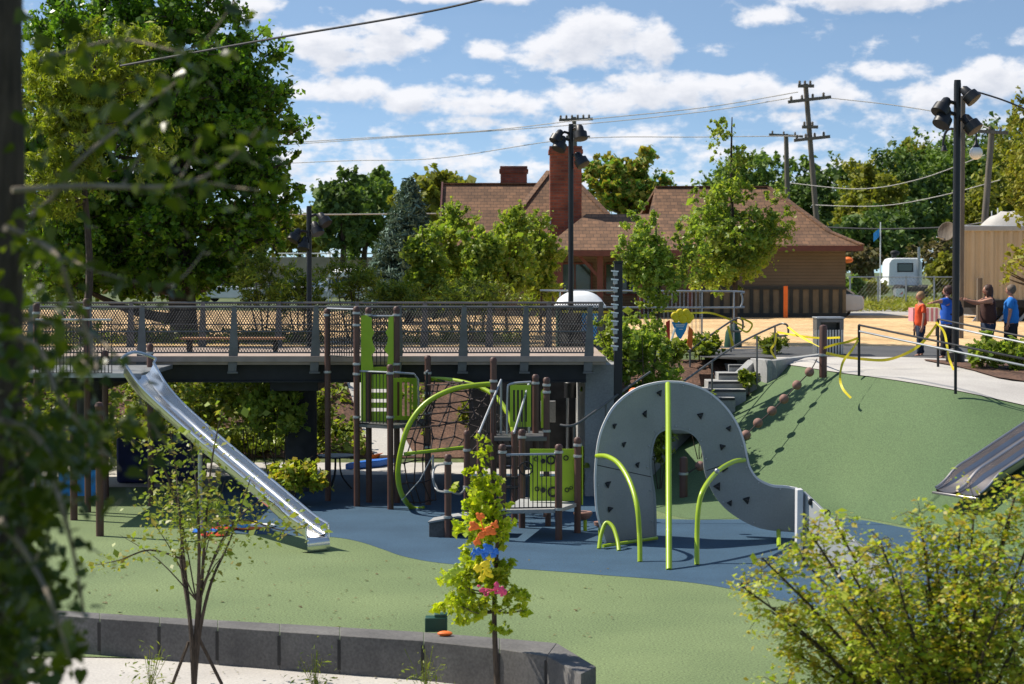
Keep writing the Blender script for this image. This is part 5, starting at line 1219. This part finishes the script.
wire('thick pale cable crossing behind the left slim light pole', [(250,214),(320,214.5),(390,214),(450,213.5)], (100,100), .035, 'pale_wire')
wire('low wire across the shrubs above the gravel yard', [(800,226),(880,229),(960,226),(1010,216)], (125,120), .05)

# ================================================================= PEOPLE
def skin_pts(verts, edges, rad, sub=1):
    me = bpy.data.meshes.new('tmp'); me.from_pydata([tuple(v) for v in verts], edges, []); o = bpy.data.objects.new('tmp', me); C.objects.link(o)
    m_ = o.modifiers.new('skin', 'SKIN'); m_.use_smooth_shade = True; m_.branch_smoothing = .4
    s_ = o.modifiers.new('sub', 'SUBSURF'); s_.levels = sub; s_.render_levels = sub
    for i, r_ in enumerate(rad): me.skin_vertices[0].data[i].radius = (r_, r_) if not hasattr(r_, '__len__') else r_; me.skin_vertices[0].data[i].use_root = (i == 0)
    dg = bpy.context.evaluated_depsgraph_get(); dg.update(); ev = o.evaluated_get(dg); m2 = ev.to_mesh()
    V = [v.co.copy() for v in m2.vertices]; Fc = [tuple(p.vertices) for p in m2.polygons]; ev.to_mesh_clear(); bpy.data.objects.remove(o); bpy.data.meshes.remove(me); return V, Fc
def person(label, loc, H, yaw, armL, armR, stride, hair, shirt, pants, hairlong=False, wide=1.0, backpack=False, sleeve=.5):
    """local frame: +y forward, +x the right hand side; arms: (elbow, wrist) offsets from the shoulder in units of H"""
    t = thing('person', label, 'person', (0,0,0)); W_ = wide
    hp = .50*H; sh = .815*H; s = .105*H*W_
    L_ = [(0,0,hp*1.03),(0,0,.60*H),(0,.01*H,.72*H),(0,0,.80*H),(0,.005*H,.855*H),(0,.012*H,.885*H)]
    rad = [.085*H*W_,.080*H*W_,.088*H*W_,.060*H,.034*H,.034*H]; E = [(0,1),(1,2),(2,3),(3,4),(4,5)]
    def ad(p, r_, fr):
        L_.append(p); rad.append(r_); E.append((fr, len(L_)-1)); return len(L_)-1
    for sd_, arm in ((-1, armL), (1, armR)):
        a = ad((sd_*s,0,.800*H), .036*H*W_, 3); (ex,ey,ez_), (wx,wy,wz) = arm
        e_ = (sd_*s+ex*H, ey*H, .80*H+ez_*H); w_ = (sd_*s+wx*H, wy*H, .80*H+wz*H); b = ad(e_, .025*H, a); c_ = ad(w_, .017*H, b)
        d = (Vector(w_)-Vector(e_)).normalized(); side = d.cross(Vector((0,1,0))); side = side.normalized() if side.length > .2 else Vector((1,0,0)); up_ = side.cross(d)
        pal = Vector(w_)+d*.035*H; p_ = ad(tuple(pal), .017*H, c_)
        for k, (o_, ln) in enumerate(((-.018,.036),(-.006,.044),(.006,.041),(.018,.032))):
            q = ad(tuple(pal+up_*o_*H+d*.02*H), .0062*H, p_); ad(tuple(pal+up_*o_*H*1.15+d*(.02+ln)*H+side*.008*H), .005*H, q)
        q = ad(tuple(Vector(w_)+d*.018*H-up_*.024*H), .0065*H, c_); ad(tuple(Vector(w_)+d*.042*H-up_*.034*H), .0055*H, q)
    legs = []
    for sd_, st_ in ((-1, stride), (1, -stride)):
        a = ad((sd_*.052*H*W_,0,.485*H), .060*H*W_, 0); b = ad((sd_*.055*H,st_*.5*H+.01*H,.275*H), .038*H*W_, a); c_ = ad((sd_*.055*H,st_*H,.045*H), .024*H, b); ad((sd_*.06*H,st_*H+.085*H,.022*H), .022*H, c_)
        legs.append((a,b,c_))
    V, Fc = skin_pts(L_, E, [r_*.68 for r_ in rad[:3]]+rad[3:], 1)
    mb = MB(); mb.add(V, Fc); hc = Vector((0,.018*H,.935*H)); mb.ball(hc, .047*H,.058*H,.066*H, 14)
    mb.ball(hc+Vector((0,.058*H,-.006*H)), .009*H,.012*H,.012*H, 8)
    for s_ in (-1,1): mb.ball(hc+Vector((s_*.047*H,-.004*H,-.004*H)), .006*H,.012*H,.017*H, 8)
    body = mb.build('body', 'skin', t)
    for s_ in (-1,1): MB().ball(hc+Vector((s_*.019*H,.051*H,.008*H)), .006*H,.005*H,.004*H, 8).build('eye', 'black_plastic', t)
    MB().ball(hc+Vector((0,.052*H,-.030*H)), .014*H,.005*H,.004*H, 8).build('mouth', 'red', t)
    # hair: shell over the back and top of the head
    mb = MB(); mb.ball(hc+Vector((0,-.016*H,.014*H)), .060*H,.066*H,.068*H, 18)
    if hairlong:
        mb.ball(hc+Vector((0,-.035*H,-.035*H)), .066*H,.045*H,.10*H, 12); mb.ball(hc+Vector((.042*H,-.005*H,-.05*H)), .022*H,.034*H,.07*H, 10); mb.ball(hc+Vector((-.042*H,-.005*H,-.05*H)), .022*H,.034*H,.07*H, 10)
    ho = mb.build('hair', hair, t); dm = ho.modifiers.new('rough', 'DISPLACE'); tx = bpy.data.textures.get('hairtex') or bpy.data.textures.new('hairtex', 'CLOUDS'); tx.noise_scale = .022; dm.texture = tx; dm.strength = .045
    # shirt
    SL = [L_[i] for i in range(0,4)]; sr = [rad[0]*1.10+.010*H, rad[1]*1.1+.008*H, rad[2]*1.07+.006*H, rad[3]*1.12]; SE = [(0,1),(1,2),(2,3)]; SL[0] = (0,0,.445*H); 
    base_i = 6; per = 4+8+2
    idxs = [6, 6+4+8+2]
    for ai in idxs:
        a, e_ = Vector(L_[ai]), Vector(L_[ai+1]); SL.append(tuple(a)); sr.append(.044*H*W_); SE.append((3,len(SL)-1)); 
        if sleeve: SL.append(tuple(a.lerp(e_, sleeve+.25))); sr.append(.037*H*W_); SE.append((len(SL)-2,len(SL)-1))
    V, Fc = skin_pts(SL, SE, sr, 2); cl1 = MB().add(V, Fc).build('shirt', shirt, t)
    fx = bpy.data.textures.get('foldtex') or bpy.data.textures.new('foldtex', 'CLOUDS'); fx.noise_scale = .09; d1_ = cl1.modifiers.new('folds', 'DISPLACE'); d1_.texture = fx; d1_.strength = .05; d1_.mid_level = .5
    PL = [(0,0,.555*H),(0,0,.50*H)]; pr = [.088*H*W_,.098*H*W_]; PE = [(0,1)]
    for a,b,c_ in legs:
        p = len(PL); PL += [L_[a],L_[b],(L_[c_][0],L_[c_][1],.055*H)]; pr += [.080*H*W_,.050*H*W_,.038*H*W_]; PE += [(1,p),(p,p+1),(p+1,p+2)]
    V, Fc = skin_pts(PL, PE, pr, 2); cl2 = MB().add(V, Fc).build('trousers', pants, t); d2_ = cl2.modifiers.new('folds', 'DISPLACE'); d2_.texture = fx; d2_.strength = .04
    for a,b,c_ in legs:
        p = Vector(L_[c_]); MB().ball((p.x,p.y+.035*H,.022*H), .03*H,.078*H,.026*H, 12).build('shoe', 'black_cloth', t)
    if backpack:
        MB().ball((0,-.13*H,.70*H), .085*H,.055*H,.125*H, 14).ball((0,-.17*H,.665*H), .06*H,.035*H,.07*H, 12).build('backpack', 'black_cloth', t)
        for s_ in (-1,1): MB().tube(bez([(s_*.07*H,-.10*H,.80*H),(s_*.07*H,-.02*H,.845*H),(s_*.075*H,.085*H,.76*H),(s_*.08*H,.04*H,.66*H),(s_*.08*H,-.08*H,.62*H)],4), .012*H, 6).build('strap', 'black_cloth', t)
    t.location = loc; t.rotation_euler = (0,0,yaw); return t
down = ((-.02,.0,-.17),(-.03,.03,-.31)); downr = ((.02,.0,-.17),(.03,.03,-.31))
b = gr(920.5,355.5,2.62); person('blond child in orange shirt and dark jeans standing beside the path looking left', (b.x,b.y,2.56), 1.60, R(100), down, downr, .05, 'hair_blond', 'shirt_orange', 'jeans')
b = gr(948,359,2.58); person('adult in blue shirt with black backpack holding one arm out toward the child', (b.x,b.y,2.55), 1.76, R(62), ((-.16,.05,.0),(-.31,.10,-.015)), ((.12,-.03,-.10),(.22,.06,-.16)), .05, 'hair_brown', 'shirt_blue', 'black_cloth', backpack=True, wide=1.25)
b = gr(990,358.5,2.58); person('woman with long auburn hair, maroon top and jeans reaching both arms forward', (b.x,b.y+.2,2.55), 1.78, R(95), ((.06,.16,-.03),(.08,.31,-.0)), ((-.06,.16,-.05),(-.10,.31,-.0)), .04, 'hair_brown', 'top_maroon', 'jeans', hairlong=True, wide=1.3, sleeve=0)
b = gr(1013,358.5,2.58); person('man in bright blue short sleeve shirt and black trousers at the right edge, arms hanging', (b.x,b.y+.2,2.55), 1.78, R(70), down, downr, .05, 'hair_grey', 'shirt_bright', 'black_cloth', wide=1.2)

# ================================================================= VEGETATION
# --- far treeline right
lab = ['dark broad tree of the far treeline left of the tall utility pole','green tree of the far treeline just right of the tall utility pole','lime green tree of the far treeline above the depot roof tip','dark tree of the far treeline above the flagpole','rounded dark tree in front of the treeline above the truck cab','tallest treeline tree left of the thick black light pole','treeline tree behind the thick black light pole','lime tinted treeline tree right of the thick black light pole','dark treeline tree above the corrugated shed','yellowish tree of the treeline near the right edge','outermost treeline tree at the right edge','small dark tree low in the far treeline beyond the gravel yard','treeline tree rising left above the depot right wing','pale green treeline tree above the white flagpole']
TL = [(745,195,42,45,'fol_far',240),(840,205,38,46,'fol_far_dark',230),(872,205,34,42,'fol_far_lime',215),(905,200,40,50,'fol_far_dark',230),(900,232,40,26,'fol_far_dark',200),(938,182,42,62,'fol_far',240),(968,195,40,55,'fol_far',235),(990,215,34,36,'fol_far_lime',200),(1010,190,42,62,'fol_far_dark',230),(1045,180,50,70,'fol_far_lime',220),(1090,170,50,80,'fol_far',240),(870,240,44,22,'fol_far_dark',190),(790,200,40,52,'fol_far',235),(915,170,28,30,'fol_far_lime',245)]
for (px_,py_,rx,ry,m_,Y),l_ in zip(TL, lab):
    tree('treeline_tree', l_, (X(px_,Y),Y,UP), [pxell(px_,py_,Y,rx,ry,55)], .50, 7500, m_, tr=.35, group='trees of the far treeline', limbs=6, cr=.28)
for i, (px_, py_, rx, ry, m_, Y, l_) in enumerate([(700,215,36,40,'fol_far',200,'far tree showing between the depot roofs behind the tall young tree'),(640,195,30,26,'fol_far_dark',210,'dark far tree behind the orange tinted tree'),
        (862,262,24,13,'fol_brown',150,'brownish scrub bush left of the white truck cab'),(935,255,30,20,'fol_brown',160,'brownish scrub bush right of the white truck cab'),(866,287,16,7,'fol_far_lime',122,'bright green bush row behind the chain fence'),(945,276,22,17,'fol_far_lime',122,'bright green bush between the truck cab and the shed'),
        (850,290,14,12,'fol_far',118,'low green bush at the depot corner')]):
    tree('far_bush' if ry < 30 else 'far_tree', l_, (X(px_,Y),Y,UP), [pxell(px_,py_,Y,rx,ry,30)], .30 if ry < 30 else .5, 3000, m_, tr=.15, cat='bush' if ry < 30 else 'tree', limbs=4, cr=.3)
# weeds strip
P_ = np.array([(X(rng.uniform(846,1000),Y_:=rng.uniform(98,132)), Y_, UP+rng.uniform(0,.32)) for _ in range(5000)])
tag(leaf_obj('weeds', P_, .28, 'fol_far_lime', None, 'long'), kind='stuff')
# --- far trees left
for (px_,py_,rx,ry,m_,Y,l_) in [(340,212,32,42,'fol_far_dark',150,'dark rounded far tree right of the left slim light pole'),(365,215,34,40,'fol_far',160,'far tree just left of the blue spruce'),(300,235,34,24,'fol_far_lime',170,'pale far tree behind the left slim light pole'),(375,192,20,20,'fol_far',170,'small high crowned far tree above the pale wall'),
        (432,205,34,36,'fol_far_lime',140,'far lime tree right of the blue spruce beside the gable'),(460,195,20,20,'fol_far_lime',150,'far tree top peeping over the left gable'),(240,235,40,30,'fol_far_dark',150,'dark far tree low behind the big dark tree')]:
    tree('far_tree', l_, (X(px_,Y),Y,UP), [pxell(px_,py_,Y,rx,ry,45)], .42, 4800, m_, tr=.3, limbs=8, cr=.26)
tree('autumn_tinted_tree', 'tree with orange tinted leaves rising behind the depot right of the big chimney', (X(632,110),110,UP), [pxell(625,188,110,40,36,60),pxell(600,175,110,22,24,20),pxell(655,195,110,30,26,30)], .30, 8000, 'fol_autumn', tr=.3, limbs=12, cr=.2)
# --- blue spruce
Y = 78.0; b = Vector((X(409,Y),Y,UP)); t = thing('blue_spruce', 'blue green conical spruce left of the depot gable', 'tree', b); top = Zp(174,Y); MB().tube([b,(b.x,Y,top-.2)], [.18,.02], 8).build('trunk', 'bark', t)
PS = []
for i in range(1100):
    u = rng.uniform()**.7; z = top-.1-u*(top-UP-.4); rr = .12+u*2.25*(.85+.25*rng.uniform()); a = rng.uniform(0,2*math.pi); n_ = int(14+30*u)
    for k in range(n_):
        q = rng.uniform(.15,1.0); PS.append((b.x+math.cos(a)*rr*q+rng.normal()*.07, Y+math.sin(a)*rr*q+rng.normal()*.07, z-.18*q+.16*q*q+rng.normal()*.045))
leaf_obj('crown', np.array(PS), .19, 'fol_spruce', t, 'long', 0, .2)
# --- young trees behind the bridge
YT = [(424,262,20,34,60,'young green tree nearest the blue spruce behind the bridge'),(452,250,24,42,63,'second young tree right of the spruce behind the bridge'),(482,262,20,34,60,'young tree in front of the depot gable valley'),(508,250,26,44,61,'young tree before the middle of the depot roof'),(540,256,22,40,64,'young tree just left of the portable toilet')]
for px_,py_,rx,ry,Y,l_ in YT:
    tree('young_tree', l_, (X(px_,Y),Y,UP), [pxell(px_,py_,Y,rx,ry,34),pxell(px_+random.uniform(-9,9),py_-ry*.75,Y,rx*.5,ry*.4,9),pxell(px_+random.uniform(-14,14),py_-ry*.3,Y,rx*.5,ry*.4,9),pxell(px_,py_+ry*.7,Y,rx*1.2,ry*.5,16)], .12, 6800, 'fol_young', tr=.05, group='young trees in a row behind the bridge', limbs=18, cr=.30)
for px_,py_,rx,ry,Y,l_ in [(352,282,36,20,58,'pale leafed shrub left of the spruce behind the bridge railing'),(262,280,34,30,57,'olive leafed shrub behind the bridge left of the slim light pole'),(300,292,34,22,56,'olive leafed shrub behind the slim light pole'),(395,296,30,14,57,'low shrub in front of the spruce'),(470,298,60,12,56,'long low shrub line under the young trees')]:
    tree('bank_shrub', l_, (X(px_,Y),Y,drop(X(px_,Y),Y)), [pxell(px_,py_,Y,rx,ry,34),pxell(px_-8,py_-ry*.7,Y,rx*.5,ry*.5,10)], .11, 3000, 'fol_shrub', cat='shrub', shape='long', tr=.05, stems=3, limbs=14, cr=.25)
# --- tall young tree and trees by the stairs
Y = 56; tree('tall_young_tree', 'tall open crowned young tree with a watering bag, its top above the depot roof', (X(734,Y),Y,UP-.05), [pxell(722,128,Y,18,18,14),pxell(712,150,Y,14,14,6),pxell(738,160,Y,20,22,16),pxell(722,195,Y,38,28,34),pxell(735,235,Y,60,34,60),pxell(718,268,Y,52,28,44),pxell(775,212,Y,22,30,14)], .10, 19000, 'fol_young', tr=.08, limbs=34, cr=.17)
Y = 45.2; bx_ = X(662,Y); tree('stair_tree', 'bushy young tree growing from the planting just left of the stairs', (bx_,Y,drop(bx_,Y)), [pxell(640,250,Y,34,40,40),pxell(655,282,Y,30,38,36),pxell(638,330,Y,28,28,22),pxell(690,245,Y,22,34,16)], .078, 13000, 'fol_young', tr=.05, limbs=30, cr=.19)
Y = 43.0; bx_ = X(636,Y); tree('stair_shrub', 'leafy green shrub beside the ribbed post at the abutment corner', (bx_,Y,drop(bx_,Y)), [pxell(628,352,Y,40,36,40),pxell(655,380,Y,34,28,26),pxell(606,385,Y,26,34,20),pxell(612,330,Y,26,24,16)], .085, 10000, 'fol_young', cat='shrub', tr=.05, stems=4, limbs=24, cr=.2)
for px_,py_,rx,ry,Y,l_ in [(672,350,22,12,46.5,'low shrub on the mulch above the left stair kerb'),(700,345,24,12,49,'low dark shrub behind the upper stair handrail'),(770,345,18,9,49.5,'small grassy plant beside the top of the stairs'),(748,378,9,7,46.5,'small yellow green plant on the steps'),(700,406,18,12,43.6,'yellow green ground plant between the steps and the mound kerb'),(660,440,10,26,42.2,'upright yellow green plant seen through the arch opening'),(590,465,16,26,41.8,'broad leaved green plant by the abutment foot left of the arch')]:
    bx_ = X(px_,Y); tree('planting', l_, (bx_,Y,drop(bx_,Y)), [pxell(px_,py_,Y,rx,ry,14)], .10, 1300, 'fol_shrub', cat='plant', tr=.02, stems=3, limbs=8, cr=.3, shape='long' if px_ in (660,770) else 'quad')
for px_,py_,rx,ry,Y,l_ in [(985,352,20,16,44.5,'green shrub in the mulch bed behind the ramp fence, left one'),(1018,355,20,20,44.2,'green shrub in the mulch bed at the right edge')]:
    tree('bed_shrub', l_, (X(px_,Y),Y,2.4), [pxell(px_,py_,Y,rx,ry,24)], .09, 2600, 'fol_young', cat='shrub', tr=.025, stems=4, limbs=14, cr=.25)
# --- right edge tree
Y = 70; tree('edge_tree', 'thin leaved tree hanging into the picture at the right edge before the shed', (X(1052,Y),Y,UP), [pxell(1030,170,Y,30,70,40),pxell(1010,262,Y,20,24,12),pxell(1045,120,Y,30,30,20),pxell(1060,230,Y,50,80,50)], .16, 7500, 'fol_far_lime', tr=.16, limbs=26, cr=.2)
# --- under-bridge planting
for px_,py_,rx,ry,Y,m_,l_ in [(250,395,40,34,47.0,'fol_shrub','leafy shrub under the bridge behind the steel slide'),(275,405,34,40,41.8,'fol_young','light green sapling shrub in front of the bridge column'),(292,478,34,16,39.6,'fol_gold','low golden green shrub at the foot of the bridge column'),(195,420,44,36,47.5,'fol_olive','dark olive shrub under the bridge left of the sapling'),(340,440,22,22,51,'fol_shrub','green plant beside the bank path under the play tower'),(375,452,24,12,51,'fol_olive','low plant on the bank behind the play tower posts'),(455,388,34,16,55,'fol_olive','shrub high on the mulch bank behind the net climber'),(120,440,50,50,47,'fol_olive','dark shrub mass under the bridge at the far left'),(320,415,14,30,50,'fol_shrub','upright green plant right of the bridge column'),(215,390,34,24,51,'fol_shrub','green shrub high under the bridge between slide and column'),(255,440,40,22,49.8,'fol_shrub','spreading green shrub low under the bridge left of the column'),(165,400,34,40,50,'fol_olive','tall olive shrub under the bridge behind the slide head'),(395,405,12,18,53,'fol_shrub','small green bank plant seen between the tower posts'),(425,400,16,14,54,'fol_shrub','green bank plant seen through the rope net'),(480,420,22,16,51.5,'fol_olive','olive bank plant right of the rope net'),(345,385,14,12,54,'fol_shrub','green plant high on the bank behind the tower')]:
    bx_ = X(px_,Y); tree('underbridge_shrub', l_, (bx_,Y,drop(bx_,Y)), [pxell(px_,py_,Y,rx,ry,26)], .11, 2600, m_, cat='shrub', tr=.03, stems=4, limbs=14, cr=.25)
P_ = []
while len(P_) < 16000:
    x = rng.uniform(-13,0.3); y = rng.uniform(49.4,58.5); q = 512+F*x/y
    if 425 < q < 485 and y < 56: continue
    if -3.5+(y-49.4)*-.25 < x < -1.95+(y-49.4)*-.25: continue
    if math.sin(x*2.1+1)*math.cos(y*1.7)+rng.normal()*.4 < -.35: continue
    P_.append((x,y,drop(x,y)+abs(rng.normal())*.18+.03))
tag(leaf_obj('ground_cover', np.array(P_), .12, 'fol_shrub', None, 'quad'), kind='stuff')
# --- big dark tree left
Y = 60.0
tree('big_dark_tree', 'huge dense dark green tree filling the upper left behind the bridge', (X(185,Y),Y,UP), [pxell(215,120,Y,82,105,120,3.4),pxell(150,60,Y,110,110,120,3.6),pxell(250,215,Y,48,62,50,2.6),pxell(150,220,Y,110,80,100,3.4),pxell(60,180,Y,90,130,80,3.4),pxell(265,110,Y,36,40,24,2),pxell(190,-50,Y,70,60,40,2.6),pxell(100,60,Y,90,110,60,3),pxell(275,180,Y,30,60,30,2),pxell(90,250,Y,110,45,70,3),pxell(165,272,Y,105,28,80,2.6)], .155, 150000, 'fol_maple', tr=.42, limbs=60, cr=.15, trunk_top=.8)
Y = 48.5; bx_ = X(70,Y)
tree('pale_willow', 'lighter fine leaved willow like tree in front of the big dark tree at left', (bx_,Y,1.2), [pxell(75,95,Y,60,70,60),pxell(120,60,Y,50,46,40),pxell(60,180,Y,54,50,40),pxell(150,150,Y,36,40,18)], .12, 30000, 'fol_willow', tr=.12, limbs=30, cr=.16, shape='long', droop=1.2)
# --- near small trees
Y = 22.4; b = gr(194,686)
t = thing('multi_stem_sapling', 'thin multi stemmed sapling with sparse olive leaves in front of the seat wall', 'tree', (b.x,b.y,0)); tips = []
mb = MB()
for pts in ([(194,690),(192,640),(186,580),(180,520),(176,470),(170,430)],[(194,690),(197,640),(202,580),(206,520),(212,460),(222,410)],[(194,690),(200,630),(212,580),(230,540),(250,480)],[(194,690),(190,620),(181,560),(182,520),(160,460),(140,440)],[(195,650),(198,600),(199,540),(196,480),(190,440)],[(200,600),(222,540),(262,500),(290,520)],[(185,560),(150,550),(120,560),(95,565)],[(205,540),(240,520),(280,530),(305,528)]):
    P = bez([at(a,b_,b.y+random.uniform(-.3,.3)*(i > 1)) for i,(a,b_) in enumerate(pts)],4); n_ = len(P); mb.tube(P, [.030*(1-.85*i/n_)*(1 if pts[0][1] > 640 else .5) for i in range(n_)], 6); tips += P[n_//2:]
mb.build('stems', 'bark', t)
PL_ = []
for p in tips:
    for k in range(16): 
        if rng.uniform() < .8: PL_.append((p.x+rng.normal()*.15, p.y+rng.normal()*.15, p.z+rng.normal()*.055))
PL_ += [tuple(at(150+rng.normal()*16+u_*90, 505+rng.normal()*22+abs(u_-.5)*40, b.y+rng.normal()*.4)) for u_ in rng.uniform(size=900)]
for e_ in ((140,505),(170,470),(225,480),(250,500),(120,535),(205,520),(235,545)): 
    P = bez([at(196,600,b.y), at((196+e_[0])/2,(600+e_[1])/2-8,b.y+.15), at(e_[0],e_[1],b.y+.2)],4); MB().tube(P, [.010*(1-.8*i/8) for i in range(9)], 5).build('twig', 'bark', t)
leaf_obj('leaves', np.array(PL_), .058, 'fol_olive', t, 'quad')
MB().tube([(b.x-.25,b.y,0),(b.x-.06,b.y+.02,.5)], .02, 6).tube([(b.x+.3,b.y+.1,0),(b.x+.05,b.y+.02,.55)], .02, 6).build('stakes', 'bark', t)
Y = 22.0; b = at(498,700,Y)
tree('yellow_sapling', 'small bright yellow green tree in front of the seat wall hung with coloured cloth bows', (b.x,Y,0), [pxell(484,455,Y,14,20,14),pxell(482,490,Y,26,24,26),pxell(484,512,Y,28,16,20),pxell(485,530,Y,34,26,34),pxell(478,575,Y,42,22,36),pxell(468,603,Y,36,18,28),pxell(515,600,Y,26,20,12),pxell(500,628,Y,16,12,8)], .060, 5400, 'fol_yellow', tr=.034, limbs=34, cr=.17)
# --- golden shrub bottom right
Y = 15.0; b = Vector((X(950,Y),Y,0)); t = thing('golden_shrub', 'spreading golden green shrub tree filling the lower right corner', 'tree', b); mb = MB(); tips = []
GD = [(920,506,.2),(835,512,.5),(800,545,.7),(762,548,0),(770,600,.3),(790,640,.2),(850,560,-.4),(880,530,0),(900,580,-.5),(935,540,.3),(960,520,0),(985,545,-.4),(1010,510,.2),(1040,500,.4),(1060,560,-.3),(1000,600,-.6),(960,590,.6),(920,630,-.3),(860,620,.3),(830,580,-.6),(810,600,.5),(890,650,-.6),(950,660,-.5),(1010,650,.4),(1050,630,0),(840,655,.2),(780,675,0),(1080,520,.3),(870,590,.5),(980,625,.1),(925,575,.1),(895,545,.6),(1030,575,.4),(760,690,.2),(975,490,.3),(805,515,.1),(1020,470,.3),(740,575,.2),(965,560,-.3),(1045,660,.2),(815,690,.1),(900,690,.3)]
for (gx,gy,dd) in GD:
    gy += 10
    e_ = at(gx,gy,Y+dd); mid = at(gx+(950-gx)*.42, gy+(760-gy)*.40, Y+dd*.6); P = bez([b+Vector((random.uniform(-.15,.15),random.uniform(-.15,.15),.9)), mid, e_],7); n_ = len(P)
    mb.tube(P, [.020*(1-.85*i/n_)+.002 for i in range(n_)], 5); 
    for k in range(int(n_*.35), n_):
        p = P[k]; w_ = .05+.10*(k/n_)
        for q in range(3):
            d = Vector((rng.normal(), rng.normal(), rng.normal()*.5)).normalized()*rng.uniform(.08,.30); mb.tube([p, p+d*.6+Vector((0,0,.03)), p+d], [.004,.003,.002], 4, False)
            for s_ in (.35,.6,.8,1.0,1.05): tips.append(p+d*s_)
MB_ = mb.tube([b,b+Vector((.02,0,.5)),b+Vector((0,0,1.0))], [.07,.055,.04], 8); mb.build('branches', 'bark', t)
PL_ = [(p.x+rng.normal()*.045, p.y+rng.normal()*.045, p.z+rng.normal()*.03) for p in tips for _ in range(4)]
leaf_obj('leaves', np.array(PL_), .042, 'fol_gold', t, 'quad', 0, 1.0)
# --- foreground tree
Y = 7.0; b = Vector((X(2,Y),Y,0)); t = thing('foreground_tree', 'out of focus foreground tree with dark trunk at the left edge and hanging leafy branches', 'tree', b)
MB().tube(bez([(b.x-.02,Y,0),at(4,500,Y),at(3,300,Y),at(5,180,Y),at(2,60,Y),at(4,-120,Y)],6), [.078]*7+[.070]*24, 14).build('trunk', 'bark', t)
BR = [([(12,190),(84,186),(158,187),(202,178),(235,155),(259,128)],6.8,.011),([(8,232),(50,200),(75,165),(110,135),(160,95),(185,75)],7.3,.012),([(195,181),(225,186),(258,190)],6.8,.006),([(178,182),(190,160),(200,130)],6.8,.005),([(122,186),(140,155),(155,112)],6.9,.006),
    ([(5,228),(35,240),(58,258),(72,300),(92,345),(96,372),(82,360)],6.5,.012),([(40,60),(120,40),(190,50),(232,5),(244,-20)],7.5,.006),([(0,330),(40,350),(60,400),(95,440),(120,470)],6.6,.012),([(0,420),(40,440),(60,500),(75,560),(85,620)],6.4,.014),([(0,520),(30,560),(50,600),(70,660)],6.2,.012),([(60,258),(75,262),(110,275),(170,285),(205,250)],7.0,.006),([(20,320),(80,330),(120,360),(150,420),(170,450)],7.2,.008)]
FP = []
for pts, Yb, r_ in BR:
    P = bez([at(a,c_,Yb+.12*math.sin(i*2.1)) for i,(a,c_) in enumerate(pts)],6); n_ = len(P); mb = MB().tube(P, [r_*(1-.75*i/n_) for i in range(n_)], 8); mb.build('branch', 'bark_light', t)
    for p in P[2:]:
        if rng.uniform() < .75:
            for k in range(int(rng.integers(1,4))): FP.append((p.x+rng.normal()*.05, p.y+rng.normal()*.12, p.z+rng.normal()*.05-.01))
# leafy regions: px, py, rx, ry, count
for (a,c_,rx,ry,n_) in [(15,330,40,50,60),(50,370,50,40,70),(35,430,60,45,170),(25,510,50,50,210),(70,500,40,45,60),(20,590,45,50,210),(60,600,34,36,80),(25,660,50,40,190),(80,650,26,30,50),(100,430,50,36,60),(150,420,40,30,14),(80,460,40,30,60),(50,300,50,40,22),(90,60,90,50,24),(150,40,70,30,14),(50,130,50,50,20),(120,120,80,60,26),(200,80,60,40,12),(30,560,50,30,90),(48,250,50,40,30)]:
    for k in range(int(n_*1.5)):
        u = rng.normal(size=2)*.42;  Yl = 6.2+rng.uniform()*1.8; p = at(a-16+u[0]*rx, c_+u[1]*ry, Yl); FP.append(tuple(p))
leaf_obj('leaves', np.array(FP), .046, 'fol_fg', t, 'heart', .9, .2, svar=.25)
cl_ = clumps([(-3.8,7.0,9.2,4.2,3.0,1.9,50),(-8.5,9,8.2,3.5,3.6,2.2,40)], cr=.16)  # unseen crown above the frame, added to shade the near leaves
leaf_obj('shading_crown', clump_points(cl_, 15000), .10, 'fol_fg', t, 'heart', .9, .2)
P_ = []
for k in range(420):
    a = rng.uniform(60,620); b_ = rng.uniform(560,680); q = gr(a,b_,0.01)
    if not (q.y < 25.3 and q.y > 23.4): P_.append((q.x,q.y,.014))
lf = leaf_obj('fallen_leaves', np.array(P_), .045, 'fol_brown', None, 'quad', 0, 6.0); tag(lf, kind='stuff')
# --- little weeds at the front pavement edge
for px_, lb in ((150,'small weedy tuft at the pavement edge left of the sapling'),(425,'thin dry weed tuft in front of the seat wall left of the yellow tree'),(315,'thin weed tuft near the middle of the seat wall')):
    b = gr(px_,690); PW = [(b.x+rng.normal()*.12, b.y+rng.normal()*.1, abs(rng.normal())*.18+.03) for _ in range(120)]
    t = thing('weed_tuft', lb, 'plant', (b.x,b.y,0)); mb = MB()
    for k in range(12): mb.tube([b, b+Vector((rng.normal()*.1, rng.normal()*.08, .3+.2*rng.uniform()))], .003, 4, False)
    mb.build('stems', 'fol_olive', t); leaf_obj('leaves', np.array(PW), .05, 'fol_shrub', t, 'long')
